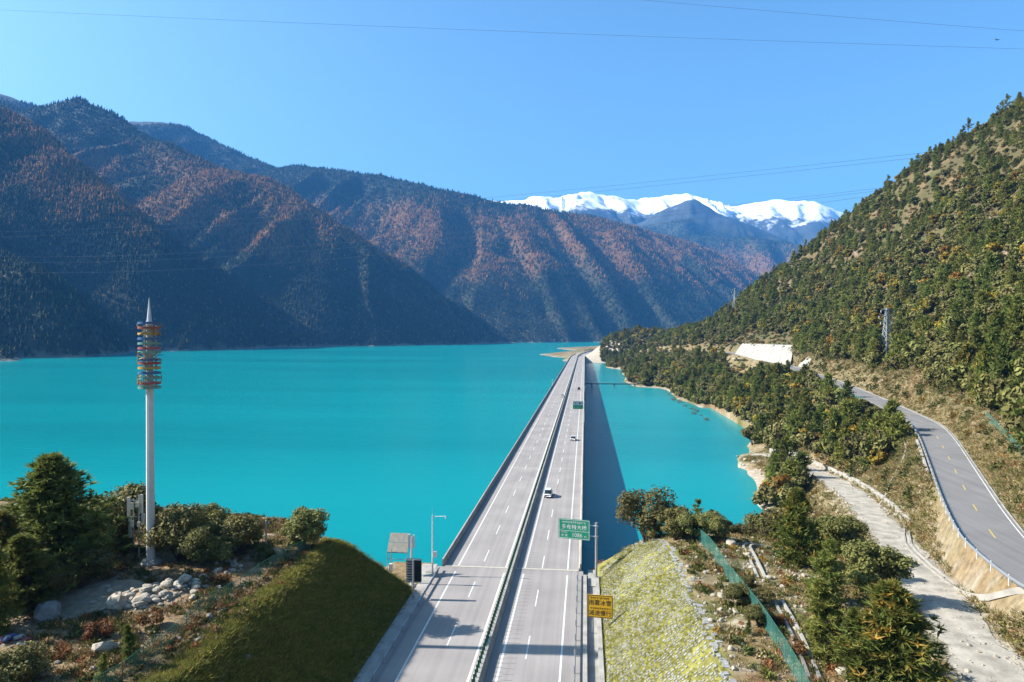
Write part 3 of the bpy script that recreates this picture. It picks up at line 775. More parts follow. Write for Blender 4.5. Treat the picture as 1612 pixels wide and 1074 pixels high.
# concrete-faced slope beside the hill road far off: panels laid on the ground
def slab_wall(label, corners, nu, nv):
    Q = [gpix(*c) for c in corners]; o0 = Q[0].copy(); g = thing("concrete_slope", label, "slope facing", o0)
    a0, a1, b1, b0 = Q
    for i in range(nu):
        for j in range(nv):
            P = []
            for (u, v) in ((i + .006, j + .006), (i + .994, j + .006), (i + .994, j + .994), (i + .006, j + .994)):
                u /= nu; v /= nv; w = (a0 * (1 - u) + a1 * u) * (1 - v) + (b0 * (1 - u) + b1 * u) * v
                P.append(w + np.array((0, 0, .5)) - o0)
            th = np.array((0.6, 0, -7.0))
            MB().add([tuple(w) for w in P] + [tuple(w + th) for w in P], [(0, 1, 2, 3), (7, 6, 5, 4), (0, 4, 5, 1), (1, 5, 6, 2), (2, 6, 7, 3), (3, 7, 4, 0)]).build("panel", M_CONC, g)
slab_wall("broad pale concrete slope facing above a bend of the hill road", [(1152, 566), (1244, 576), (1250, 545), (1168, 542)], 6, 2)
slab_wall("small pale concrete slope facing beside the hill road", [(1256, 578), (1270, 582), (1278, 566), (1268, 565)], 2, 1)

# ------------------------------------------------------------------ signs
def text_mesh(s, size):
    cu = bpy.data.curves.new("lettering", 'FONT'); cu.body = s; cu.size = size; cu.align_x = 'CENTER'; cu.align_y = 'CENTER'; cu.resolution_u = 2; cu.offset = size * .006
    o = bpy.data.objects.new("lettering", cu); COL.objects.link(o)
    dg = bpy.context.evaluated_depsgraph_get(); dg.update()
    me = bpy.data.meshes.new_from_object(o.evaluated_get(dg)); bpy.data.objects.remove(o); bpy.data.curves.remove(cu)
    return me
def lettering(name, s, size, x, z, y, m, parent, sx=1.0):
    me = text_mesh(s, size)
    for v in me.vertices:                           # stand the text up, facing -Y
        v.co = Vector((v.co.x * sx, 0, v.co.y))
    o = obj(name, me, m, parent); me.materials.clear(); me.materials.append(m); o.location = (x, y, z); return o
def script_line(name, x0, x1, z, h, y, m, parent, seed, gap=.1):
    """a line of head-barred script: syllables hanging from a bar, with hooks, vowel marks above and dots between"""
    r = random.Random(seed); mb = MB(); x = x0; t = h * .13
    def bar(a, b):
        (ax, az), (bx, bz) = a, b; dx, dz = bx - ax, bz - az; n = math.hypot(dx, dz) or 1; ux, uz = -dz / n * t / 2, dx / n * t / 2
        mb.add([(ax + ux, 0, az + uz), (ax - ux, 0, az - uz), (bx - ux, 0, bz - uz), (bx + ux, 0, bz + uz)], [(0, 1, 2, 3)])
    while x < x1:
        w = h * r.uniform(.45, .75); T = z + h * .25
        bar((x, T), (x + w, T)); bar((x + w * .9, T), (x + w * .82, z - h * r.uniform(.25, .6)))
        k = r.random()
        if k < .6: bar((x + w * .2, T), (x + w * .1, z)); bar((x + w * .1, z), (x + w * .5, z - h * .1))
        if k > .4: bar((x + w * .5, T), (x + w * .55, z - h * .15))
        if k > .7: bar((x + w * .2, T + h * .15), (x + w * .6, T + h * .38))
        x += w + h * .12
        if r.random() < .4: bar((x, T), (x + h * .08, T - h * .1)); x += h * .2
    return mb.build(name, m, parent).__setattr__("location", (0, y, 0))
def frame(mb, w, h, t, cz):
    mb.box((0, 0, cz + h / 2 - t / 2), (w, .012, t)); mb.box((0, 0, cz - h / 2 + t / 2), (w, .012, t))
    mb.box((-w / 2 + t / 2, 0, cz), (t, .012, h - 2 * t)); mb.box((w / 2 - t / 2, 0, cz), (t, .012, h - 2 * t)); return mb
def rounded(w, h, cz, r, th):
    P = []; n = 5
    for cx, cy, a0 in ((w / 2 - r, h / 2 - r, 0), (-w / 2 + r, h / 2 - r, 90), (-w / 2 + r, -h / 2 + r, 180), (w / 2 - r, -h / 2 + r, 270)):
        for k in range(n + 1):
            a = math.radians(a0 + 90 * k / n); P.append((cx + r * math.cos(a), cy + r * math.sin(a)))
    m = len(P); mb = MB(); V = [(x, -th / 2, z + cz) for x, z in P] + [(x, th / 2, z + cz) for x, z in P]
    return mb.add(V, [tuple(range(m)), tuple(range(2 * m - 1, m - 1, -1))] + [(k, k + m, (k + 1) % m + m, (k + 1) % m) for k in range(m)])

p0 = pz(938.5, 908, .3); top = pd(938.5, 825, np.dot(p0 - _C, _f))[2]
gs = thing("bridge_name_sign", "green bridge name sign reading 1086m cantilevered from a tall steel post", "sign", (p0[0], p0[1], .1), -.2)
MB().tube((0, 0, -.6), (0, 0, top), .2, .17, 14).build("post", M_GALV, gs)
MB().tube((0, 0, top), (0, 0, top + .08), .22, .22, 14).build("post_cap", M_GALV, gs)
sx, sw, sh = -3.35, 4.85, 3.05; sz = top - 1.15
for zz in (sz + .75, sz - .85):
    MB().tube((.25, 0, zz), (sx + 1.2, -.02, zz), .085, .085, 10).build("arm", M_GALV, gs)
    MB().box((0, 0, zz), (.56, .5, .14)).build("arm_clamp", M_GALV, gs)
pn = rounded(sw, sh, 0, .16, .06).build("panel", M_SIGNG, gs); pn.location = (sx, -.16, sz)
frame(MB(), sw - .16, sh - .16, .07, 0).build("border", M_SIGNW, pn).location = (0, -.037, 0)
MB().box((0, 0, -.28), (sw - .3, .012, .06)).build("divider", M_SIGNW, pn).location = (0, -.037, 0)
script_line("script_line", -1.85, 1.75, 1.0, .42, -.04, M_SIGNW, pn, 3)
lettering("place_name", "多布特大桥", .80, 0, .27, -.04, M_SIGNW, pn, .98)
script_line("script_line", -2.0, -1.05, -.55, .25, -.04, M_SIGNW, pn, 5)
lettering("length_word", "长 度", .44, -1.5, -1.02, -.04, M_SIGNW, pn)
lettering("length_figure", "1086", .92, .45, -.88, -.04, M_SIGNW, pn, .9)
lettering("length_unit", "m", .5, 1.72, -1.0, -.04, M_SIGNW, pn)

y0 = pd(934, 992, 84.5)
ys_ = thing("warning_sign", "yellow warning board in black characters on two posts by the stone slope", "sign", (1.9, y0[1], 0), -.1)
for dx in (-.95, .95):
    MB().tube((dx, 0, ground(1.9 + dx, y0[1]) - .5), (dx, 0, 4.4), .065, .065, 10).build("post", M_GALV, ys_)
pn = rounded(3.15, 2.85, 0, .12, .05).build("panel", M_SIGNY, ys_); pn.location = (0, -.11, 3.05)
frame(MB(), 3.05, 2.75, .07, 0).build("border", M_BLACK, pn).location = (0, -.032, 0)
script_line("script_line", -1.25, 1.15, 1.02, .34, -.035, M_BLACK, pn, 11); script_line("script_line", -1.25, 1.15, -.27, .34, -.035, M_BLACK, pn, 12)
lettering("upper_words", "雨雾冰雪", .72, 0, .40, -.035, M_BLACK, pn, .97); lettering("lower_words", "减速慢行", .72, 0, -.87, -.035, M_BLACK, pn, .97)

fy = pd(918, 640, 275); fs = thing("direction_sign", "green and white direction sign hanging over the far bridge lanes", "sign", (-.25, fy[1], -.2))
MB().tube((0, 0, -.6), (0, 0, 9.6), .17, .15, 10).build("post", M_GALV, fs)
for zz in (8.9, 7.2): MB().tube((0, 0, zz), (-2.4, 0, zz), .08, .08, 8).build("arm", M_GALV, fs)
pn = rounded(4.1, 3.1, 0, .12, .05).build("panel", M_SIGNG, fs); pn.location = (-2.55, -.14, 8.0)
MB().box((0, 0, .72), (3.9, .014, 1.4)).build("upper_band", mat("sign_grey_blue", (.42, .52, .60), .5, .05, 1.0), pn).location = (0, -.034, 0)
MB().add([(-1.5, 0, 1.15), (-1.5, 0, .95), (-1.0, 0, .95), (-1.2, 0, .3), (-.95, 0, .3), (-.6, 0, 1.15)], [(0, 1, 2, 3, 4, 5)]).build("dark_mark", M_SIGNG, pn).location = (0, -.045, 0)
MB().tube((.75, 0, .85), (.75, -.012, .85), .36, .36, 14).build("round_mark", M_DARK, pn).location = (0, -.042, 0)
for x_, z_, w_ in ((-1.45, -.95, .42), (-.05, -.95, .55), (.85, -.7, .3)): MB().box((x_, 0, z_), (w_, .012, .24)).build("pale_mark", M_GALV, pn).location = (0, -.036, 0)

# ------------------------------------------------------------------ roadside equipment at the bridge head
b = pz(652, 946, -.1); vm = thing("message_board", "dark louvred variable message board seen from behind on a steel post", "message board", (b[0] - .1, b[1], -.1))
MB().tube((0, 0, -.5), (0, 0, 5.7), .13, .12, 12).build("post", M_GALV, vm)
MB().box((0, 0, -.05), (1.5, 1.5, .4)).build("footing", M_CONC, vm)
cs = MB().box((0, .3, 4.15), (2.1, .38, 3.15)).build("case", M_DARK, vm)
for k in range(9):
    MB().box((-.55, .06, 2.75 + k * .35), (.92, .1, .17)).build("louvre", M_GALV, cs); MB().box((.55, .06, 2.75 + k * .35), (.92, .1, .1)).build("louvre", M_DARK, cs)
MB().box((0, .07, 5.66), (2.1, .08, .12)).build("frame_bar", M_GALV, cs); MB().box((0, .07, 2.62), (2.1, .08, .12)).build("frame_bar", M_GALV, cs)

b = pz(648, 925, -.5); an = thing("radio_mast", "slim white pole with two upright antenna panels beside the solar array", "antenna", (b[0], b[1], -.55))
MB().tube((0, 0, -.4), (0, 0, 7.6), .16, .13, 12).build("pole", M_WSTEEL, an)
for dx, dy in ((-.38, 0), (.36, -.1)):
    MB().box((dx, dy, 6.9), (.3, .18, 1.9)).build("antenna_panel", M_WSTEEL, an); MB().box((dx / 2, dy / 2, 7.2), (abs(dx), .06, .06)).build("bracket", M_GALV, an)
MB().box((0, 0, .15), (1.1, 1.1, .7)).build("footing", M_CONC, an)

b = pd(628, 905, 104); zg = -.6; so = thing("solar_array", "tilted solar panel array on a steel frame above the lake bank", "solar panel", (b[0], b[1], zg))
for sx_ in (-1.55, 1.55):
    MB().tube((sx_, -.9, -3.2), (sx_, -.9, 4.3), .06, .06, 8).build("leg", M_GALV, so); MB().tube((sx_, .9, -3.2), (sx_, .9, 6.5), .06, .06, 8).build("leg", M_GALV, so)
for a, q in (((-1.6, -.9, 4.25), (1.6, -.9, 4.25)), ((-1.6, .9, 6.45), (1.6, .9, 6.45)), ((-1.55, -.9, 4.25), (-1.55, .9, 6.45)), ((1.55, -.9, 4.25), (1.55, .9, 6.45)), ((-1.6, -.9, 3.3), (1.6, -.9, 3.3))):
    MB().tube(a, q, .05, .05, 6).build("frame_bar", M_GALV, so)
M_CELL = mat("solar_back", (.30, .27, .22), .5, .15, 2.0)
for i in range(2):
    for j in range(4):
        v = [(-1.6 + j * .8 + .02, 0), (-1.6 + j * .8 + .78, 0)]; t0, t1 = i / 2 + .01, i / 2 + .49
        P = [(v[0][0], -.95 + 1.95 * t0, 4.3 + 2.4 * t0), (v[1][0], -.95 + 1.95 * t0, 4.3 + 2.4 * t0), (v[1][0], -.95 + 1.95 * t1, 4.3 + 2.4 * t1), (v[0][0], -.95 + 1.95 * t1, 4.3 + 2.4 * t1)]
        MB().add(P + [(x, y - .03, z + .04) for x, y, z in P], [(0, 1, 2, 3), (7, 6, 5, 4), (0, 4, 5, 1), (1, 5, 6, 2), (2, 6, 7, 3), (3, 7, 4, 0)]).build("solar_module", M_CELL, so)
MB().tube((-.9, -1.0, -1), (-.9, -1.0, 4.9), .05, .05, 8).build("cabinet_post", M_GALV, so); MB().box((-.9, -1.25, 2.1), (.5, .4, 1.15)).build("cabinet", M_WSTEEL, so)

b = pz(681, 911, -.4); cp = thing("camera_pole", "tall white pole with a side arm and surveillance camera at the bridge head", "camera pole", (b[0], b[1], -.55))
MB().tube((0, 0, 0), (0, 0, 9.9), .14, .08, 12).build("pole", M_WSTEEL, cp); MB().tube((0, 0, 9.9), (0, 0, 11.1), .025, .012, 6).build("lightning_rod", M_GALV, cp)
ar = MB().tube((0, 0, 9.6), (2.1, -.1, 9.75), .06, .05, 8).build("arm", M_WSTEEL, cp)
MB().tube((2.05, -.1, 9.72), (2.05, -.1, 9.4), .09, .09, 10).build("camera_dome", M_WSTEEL, ar)
MB().box((.38, -.05, 3.9), (.55, .4, .85)).build("cabinet", M_WSTEEL, cp); MB().box((.1, 0, .05), (1.9, 1.2, .7)).build("footing", M_CONC, cp)

# ------------------------------------------------------------------ decorated telephone mast
mb_ = pd(237.5, 895, 82); zb = ground_l(mb_[0], mb_[1]); ZM = lambda y: CAM_Z + (HORIZ - y) * 82 / FPX - zb
mast = thing("telecom_mast", "tall white faceted mast ringed by coloured hoops and ending in a spike", "mast", (mb_[0], mb_[1], zb))
MB().lathe([(.50, -.8), (.49, .3), (.41, ZM(612)), (.37, ZM(608))], n=10).build("pole", M_WSTEEL, mast)
MB().lathe([(.40, ZM(612)), (.36, ZM(506))], n=10).build("core", M_WSTEEL, mast)
MB().lathe([(.30, ZM(508)), (.24, ZM(500)), (.06, ZM(474)), (.015, ZM(468))], n=10).build("spike", M_WSTEEL, mast)
MB().lathe([(1.3, -.6), (1.25, .12), (.8, .5), (.6, .55)], n=10).build("footing", M_CONC, mast)
RC = dict(blue=(.05, .14, .33), red=(.36, .075, .06), yellow=(.50, .32, .07), teal=(.16, .34, .29), pink=(.40, .10, .11))
for nm, c in RC.items(): mat("hoop_" + nm, c, .45, .08, 1.0)
for zy, nm in zip((262, 296, 338, 372, 406, 440, 467, 520, 545, 578, 613, 648, 685, 716), "blue red yellow blue teal pink teal blue red yellow blue teal pink teal".split()):
    z = ZM(450 + zy * .2235); n = 28; P = []; F = []
    for r, dz in ((1.26, -.13), (1.26, .13), (.98, .13), (.98, -.13)):
        for k in range(n): P.append((r * math.cos(2 * math.pi * k / n), r * math.sin(2 * math.pi * k / n), z + dz))
    for i in range(4):
        for k in range(n): F.append((i * n + k, i * n + (k + 1) % n, ((i + 1) % 4) * n + (k + 1) % n, ((i + 1) % 4) * n + k))
    hp = MB().add(P, F).build("hoop", MATS["hoop_" + nm], mast)
    for k in range(4):
        a = math.pi / 4 + math.pi / 2 * k; MB().tube((.34 * math.cos(a), .34 * math.sin(a), z), (1.0 * math.cos(a), 1.0 * math.sin(a), z), .04, .04, 6).build("spoke", M_GALV, hp)
for zy in (315, 392, 495, 560, 665):                # upright antenna panels between the hoops
    for k in range(3):
        a = math.radians(20 + 120 * k); z = ZM(450 + zy * .2235)
        MB().box((.72 * math.cos(a), .72 * math.sin(a), z), (.16, .3, 1.25), a).build("antenna_panel", M_WSTEEL, mast)
M_GOLD = mat("gold_paint", (.40, .21, .035), .4, .15, 2.0, metal=.4)
rr = random.Random(4)
for zy, h in ((312, 1.3), (505, 1.2), (665, 1.3)):   # curling gilt ornaments
    z = ZM(450 + zy * .2235)
    for k in range(6):
        a = rr.uniform(-2.9, .2); q = []
        for t in np.linspace(0, 1, 7):
            w = a + .7 * math.sin(t * 4 + k); q.append((1.3 * math.cos(w), 1.3 * math.sin(w), z + (t - .5) * h * rr.uniform(.8, 1.2)))
        MB().path(q, .04, 5).build("ornament", M_GOLD, mast)

b = gpix(219, 882, True); ap = thing("antenna_post", "steel post crowded with long panel antennas beside the white mast", "antenna", b)
MB().tube((0, 0, -.4), (0, 0, 7.9), .09, .08, 10).build("post", M_GALV, ap); MB().tube((-.75, .1, 1.9), (-.75, .1, 7.4), .06, .06, 8).build("side_pipe", M_GALV, ap)
for zz in (7.2, 5.2, 3.4): MB().box((-.4, .05, zz), (1.7, .08, .08)).build("bracket", M_GALV, ap)
M_ANT = mat("antenna_cream", (.50, .50, .44), .5, .1, 1.0)
for x, y, z, h in ((-1.25, -.1, 6.4, 2.4), (-1.2, .1, 3.9, 2.5), (.45, -.15, 6.9, 2.2), (.5, .1, 4.5, 2.3), (-.75, -.25, 6.6, .8), (-.72, -.25, 4.4, .8), (0, -.28, 6.8, .6), (.2, -.3, 4.4, .6)):
    MB().box((x, y, z), (.34, .2, h)).build("antenna_panel", M_ANT, ap)

b = gpix(419, 880, True); up = thing("utility_pole", "short grey utility pole on the ridge behind the left cutting fence", "pole", b)
MB().tube((0, 0, -.5), (0, 0, 4.8), .12, .09, 10).build("shaft", M_CONC, up); MB().box((0, 0, 4.4), (.9, .08, .08)).build("cross_arm", M_GALV, up)
for x in (-.38, .38): MB().tube((x, 0, 4.42), (x, 0, 4.62), .04, .03, 6).build("insulator", M_SIGNW, up)

# ------------------------------------------------------------------ fences of green wire mesh
def mesh_mat():
    m, n, p, out = principled("green_wire_mesh")
    p.inputs["Base Color"].default_value = (.06, .21, .18, 1); p.inputs["Roughness"].default_value = .5
    tr = n.nodes.new("ShaderNodeBsdfTransparent"); ms = n.nodes.new("ShaderNodeMixShader"); ms.inputs[0].default_value = .45
    tc = n.nodes.new("ShaderNodeTexCoord"); nz = n.nodes.new("ShaderNodeTexNoise"); nz.inputs["Scale"].default_value = .8; n.links.new(tc.outputs["Object"], nz.inputs["Vector"])
    mr = n.nodes.new("ShaderNodeMapRange"); mr.inputs[3].default_value = .15; mr.inputs[4].default_value = .55; n.links.new(nz.outputs["Fac"], mr.inputs[0]); n.links.new(mr.outputs[0], ms.inputs[0])
    n.links.new(tr.outputs[0], ms.inputs[1]); n.links.new(p.outputs[0], ms.inputs[2]); n.links.new(ms.outputs[0], out.inputs[0])
    MATS["green_wire_mesh"] = m; return m
M_MESH = mesh_mat(); M_FPOST = mat("green_post", (.03, .15, .11), .5, .15, 3)
def fence(label, pts, h, left=False, step=2.4, group=None):
    P = resample([np.array((p[0], p[1], 0.)) for p in pts], step, 1); gg = ground_l if left else ground
    P = np.array([(p[0], p[1], gg(p[0], p[1])) for p in P]); g = thing("mesh_fence", label, "fence", P[0], group=group); me = None
    for i, p in enumerate(P):
        q = p - P[0]
        if me is None: o = MB().tube((0, 0, -.4), (0, 0, h + .06), .035, .035, 6).build("post", M_FPOST, g); me = o.data
        else: o = obj("post", me, None, g)
        o.location = q
        if i + 1 < len(P):
            r = P[i + 1] - P[0]
            MB().add([(q[0], q[1], q[2] + .05), (r[0], r[1], r[2] + .05), (r[0], r[1], r[2] + h), (q[0], q[1], q[2] + h)], [(0, 1, 2, 3)]).build("mesh_panel", M_MESH, g)
            MB().tube((q[0], q[1], q[2] + h), (r[0], r[1], r[2] + h), .022, .022, 5).build("top_wire", M_FPOST, g)
fence("green mesh fence running along the crest of the shaded cutting", [gpix(x, y, True) for x, y in ((150, 1100), (205, 1068), (262, 1025), (300, 985), (335, 958), (372, 938), (412, 908), (450, 884), (492, 866))], 1.6, True)
ce = [(float(cut_edge(np.array([y]))[0]) + 4.2 + (100 - y) * .035, y) for y in np.arange(36, 107, 6)]
fence("green mesh fence on the plateau above the stone-faced slope", ce[::-1], 2.0)
fence("green mesh fence on the hill side of the paved road", [q[:2] for q in off_line(PAVED, 0, near_i(PAVED, 1470, 690), 9.0, 0, 3)], 1.9)
fence("long green mesh fence along the lake side of the upper hill road", [q[:2] for q in off_line(PAVED, near_i(PAVED, 1395, 630), near_i(PAVED, 1262, 581), -5.6, 0, 4)], 1.7, step=4)

# ------------------------------------------------------------------ cars
M_GLASS = mat("car_glass", (.02, .025, .03), .12, .1, 1.0, spec=.6); M_TYRE = mat("tyre_rubber", (.02, .02, .02), .8, .1, 4); M_LAMP = mat("tail_lamp", (.35, .02, .015), .3, .1, 2); M_HEAD = mat("head_lamp", (.7, .72, .72), .2, .05, 2)
def car(label, x, y, away, paint, suv=False, group=None):
    g = thing("car", label, "car", (x, y, .0), 0 if away else math.pi, group)
    hb = .98 if suv else .88; hr = 1.72 if suv else 1.45; L = 2.3
    # body: stations along the length, rounded section
    def loft(st, name, m, par):
        P = []; F = []; n = 10
        for (yy, zb_, zt_, w) in st:
            for k in range(n):
                a = math.pi * 2 * k / n + math.pi / n; cx = math.copysign(abs(math.cos(a)) ** .45, math.cos(a)); cz = math.copysign(abs(math.sin(a)) ** .45, math.sin(a))
                P.append((cx * w, yy, (zb_ + zt_) / 2 + cz * (zt_ - zb_) / 2))
        for i in range(len(st) - 1):
            for k in range(n): F.append((i * n + k, i * n + (k + 1) % n, (i + 1) * n + (k + 1) % n, (i + 1) * n + k))
        F += [tuple(range(n)), tuple(range(len(st) * n - 1, (len(st) - 1) * n - 1, -1))]
        return MB().add(P, F).build(name, m, par, True)
    body = loft([(-L, .38, .80, .74), (-L + .12, .30, hb - .02, .86), (-1.3, .26, hb, .90), (0, .25, hb, .91), (1.1, .26, hb - .04, .90), (L - .3, .30, hb - .22, .86), (L, .36, .64, .72)], "body", paint, g)
    rear = -2.05 if suv else -1.75
    cab = loft([(rear, hb - .08, hb + .05, .80), (rear + .35, hb - .06, hr - .06, .70), (-.4, hb - .06, hr, .68), (.35, hb - .06, hr - .05, .68), (1.15, hb - .1, hb + .02, .80)], "cabin", M_GLASS, g)
    MB().box((0, -.45 if suv else -.25, hr - .0), (1.22, 2.2 if suv else 1.5, .07)).build("roof", paint, cab)
    for sx_ in (-1, 1):
        for yy in (-.5, .42): MB().tube((sx_ * .83, yy, hb - .04), (sx_ * .66, yy - .03, hr - .03), .045, .04, 6).build("pillar", paint, cab)
        MB().box((sx_ * .58, -L + .03, .74), (.34, .1, .16)).build("tail_lamp", M_LAMP, g); MB().box((sx_ * .58, L - .08, .64), (.34, .12, .13)).build("headlight", M_HEAD, g)
        MB().box((sx_ * .99, .72, hb + .06), (.2, .1, .14)).build("wing_mirror", paint, g)
        for yy in (-1.38, 1.38):
            w = MB().tube((sx_ * .70, yy, .33), (sx_ * .90, yy, .33), .33, .33, 16).build("wheel", M_TYRE, g); MB().tube((sx_ * .9, yy, .33), (sx_ * .912, yy, .33), .2, .2, 12).build("rim", M_GALV, w)
    MB().box((0, -L - .0, .60), (.46, .03, .12)).build("number_plate", MATS["hoop_blue"], g)
    return g
M_CW = mat("car_white", (.78, .78, .77), .25, .03, 1, spec=.6); M_CB = mat("car_dark", (.025, .025, .03), .25, .05, 1, spec=.6); M_CS = mat("car_silver", (.45, .46, .48), .3, .05, 1, metal=.5)
q = pz(863, 781, 0); car("white hatchback driving beside the median wall on the nearer bridge span", q[0], q[1], True, M_CW, True)
q = pz(902, 693, 0); car("white saloon car in the middle of the outbound lanes before the direction sign", q[0], q[1], True, M_CW)
q = pz(885, 625, 0); car("white car coming towards the cutting in the oncoming lanes", q[0], q[1], False, M_CW)
q = pz(911.5, 614, 0); car("dark car driving away beyond the direction sign", q[0], q[1], True, M_CB, True)
q = pz(914, 560.5, 0); car("dark car close to the far end of the bridge", q[0], q[1], True, M_CB, True)

# ------------------------------------------------------------------ pylons and wires
def pylon(label, base, h, rz, group=None):
    g = thing("pylon", label, "pylon", base, rz); w = h * .095; wt = h * .018
    def c(k, z): s = w + (wt - w) * min(1, z / (h * .97)); return ((1, 1), (-1, 1), (-1, -1), (1, -1))[k][0] * s, ((1, 1), (-1, 1), (-1, -1), (1, -1))[k][1] * s, z
    t = h * .0085
    for k in range(4): MB().tube((c(k, 0)[0], c(k, 0)[1], -1.5), c(k, h * .97), t * 1.3, t, 5).build("leg", M_GALV, g)
    n = 9; Z = [h * .97 * (1 - (1 - i / n) ** 1.35) for i in range(n + 1)]; lat = MB()
    for a, b_ in zip(Z[:-1], Z[1:]):
        for k in range(4):
            lat.tube(c(k, a), c((k + 1) % 4, b_), t * .7, t * .7, 4, False); lat.tube(c((k + 1) % 4, a), c(k, b_), t * .7, t * .7, 4, False); lat.tube(c(k, b_), c((k + 1) % 4, b_), t * .6, t * .6, 4, False)
    lat.build("lattice", M_GALV, g)
    for zz, ln in ((.66, .16), (.79, .20), (.92, .15)):
        z = h * zz; a = MB()
        for s in (-1, 1):
            a.tube((0, h * .03, z), (s * h * ln, 0, z), t, t * .6, 4); a.tube((0, -h * .03, z), (s * h * ln, 0, z), t, t * .6, 4); a.tube((0, 0, z + h * .05), (s * h * ln, 0, z), t * .8, t * .5, 4)
        ca = a.build("cross_arm", M_GALV, g)
        for s in (-1, 1): MB().tube((s * h * ln, 0, z), (s * h * ln, 0, z - h * .05), t * .9, t * .9, 6).build("insulator", M_SIGNW, ca)
    return g
def pyl(px, py, top, label, rz):
    b_ = gpix(px, py); d = (b_ - _C) @ _f; return pylon(label, b_, (py - top) * d / FPX, rz)
pyl(1396, 556, 484, "grey lattice pylon standing among the pines above the paved road", .3)
pyl(1062, 519, 494, "small lattice pylon on the wooded headland beyond the bridge", .5)
pyl(1157, 486, 453, "lattice pylon on the skyline where the hill meets the headland", .5)
M_WIRE = mat("wire", (.07, .08, .10), .5, .1, 1)
def wire(label, a, b_, sag, r):
    a = np.array(a); b_ = np.array(b_); P = [tuple(a + (b_ - a) * t + np.array((0, 0, -4 * sag * t * (1 - t))) - a) for t in np.linspace(0, 1, 40)]
    o = MB().path(P, r, 5).build("power_line", M_WIRE); o.location = tuple(a); return tag(o, label, "power line", "power lines across the valley")
wire("thin power line crossing the whole open sky above the peaks", pd(-330, 0, 330), pd(1990, 88, 330), 2.0, .045)
wire("thin power line slanting across the upper sky corner over the hill", pd(500, -48, 330), pd(1990, 75, 330), 2.0, .045)
for i, (ax, ay, bx, by, sg) in enumerate(((1478, 240, -60, 366, 14), (1478, 246, -60, 374, 14), (1392, 296, -60, 402, 22), (1392, 300, -60, 410, 24), (1392, 306, -60, 424, 28))):
    wire("power line strung from the pine hill across the lake to the dark mountain", gpix(ax, ay + 8) + np.array((0, 0, 4.)), pd(bx, by, 1500), sg, .10)

# ------------------------------------------------------------------ pipe bridge, far lamps, houses
a = pz(921, 604, -5.3); b_ = gpix(992, 603); pb = thing("pipe_bridge", "slender dark pipe bridge from the highway bridge to the wooded point", "pipe bridge", (a[0], a[1], LAKE_Z))
ln = float(np.hypot(b_[0] - a[0] + 6, 0)); MB().box((ln / 2 - 1, 0, 2.6), (ln, 1.2, .7)).build("beam", M_DARK, pb)
for z in (3.3, 3.75): MB().tube((-1, -.55, z), (ln - 1, -.55, z), .05, .05, 5).build("hand_rail", M_GALV, pb)
for x in (5.5, 24, ln - 5): MB().tube((x, 0, -8), (x, 0, 2.3), .6, .6, 10).build("pier", M_CONC_D, pb)
for i, (x, y, h) in enumerate(((-22.9, 480, 4.0), (-22.9, 980, 9.5), (-.2, 430, 3.0))):
    lp = thing("parapet_post", ("white post on the lake side parapet", "tall white lamp post near the far landfall", "small post on the outer parapet beyond the sign")[i], "post", (x, y, .2))
    MB().tube((0, 0, -.4), (0, 0, h), .09, .07, 8).build("shaft", M_WSTEEL, lp); MB().box((.25, 0, h), (.7, .35, .3)).build("head", M_WSTEEL, lp)
M_HOUSE = mat("house_white", (.62, .58, .52), .8, .12, .2); M_ROOF = mat("house_roof", (.22, .10, .08), .8, .3, .2); M_ROOF2 = mat("house_roof_blue", (.10, .16, .26), .7, .2, .2)
hr_ = random.Random(21); HOUSES = []
for k in range(14):
    px = 826 + k * 9.5 + hr_.uniform(-3, 3); d = hr_.uniform(4750, 5000); p = pd(px, 530, d); z = float(mountains(np.array([p[0]]), np.array([p[1]]))[0])
    if z > 60: continue
    w, l, h = hr_.uniform(10, 15), hr_.uniform(12, 24), hr_.uniform(6, 9)
    g = thing("house", "tiny pale village house on the far lake shore", "house", (p[0], p[1], z), hr_.uniform(-.4, .4), "village houses on the far shore")
    MB().box((0, 0, h / 2 - 1), (l, w, h + 2)).build("wall", M_HOUSE, g)
    MB().add([(-l / 2 - .6, -w / 2 - .6, h), (l / 2 + .6, -w / 2 - .6, h), (l / 2 + .6, w / 2 + .6, h), (-l / 2 - .6, w / 2 + .6, h), (-l / 2 - .6, 0, h + 3), (l / 2 + .6, 0, h + 3)], [(0, 1, 5, 4), (2, 3, 4, 5), (1, 2, 5), (3, 0, 4), (3, 2, 1, 0)]).build("roof", M_ROOF if k % 3 else M_ROOF2, g)
    for x in (-.3, 0, .3): MB().box((x * l, -w / 2 - .05, h * .5), (l * .12, .1, 2.0)).build("window", M_GLASS, g)
# a bird high over the hill
bp = pd(1570, 63, 120); bi = thing("bird", "small dark bird gliding high above the pine hill", "bird", bp, .4)
MB().lathe([(.01, -.28), (.07, -.12), (.08, .08), (.03, .25)], n=8).build("body", M_DARK, bi).rotation_euler = (math.pi / 2, 0, 0)
for s in (-1, 1): MB().add([(0, .1, .02), (s * .35, .12, .14), (s * .75, -.02, .08), (s * .35, -.08, .12), (0, -.1, .02)], [(0, 1, 2, 3, 4)]).build("wing", M_DARK, bi)

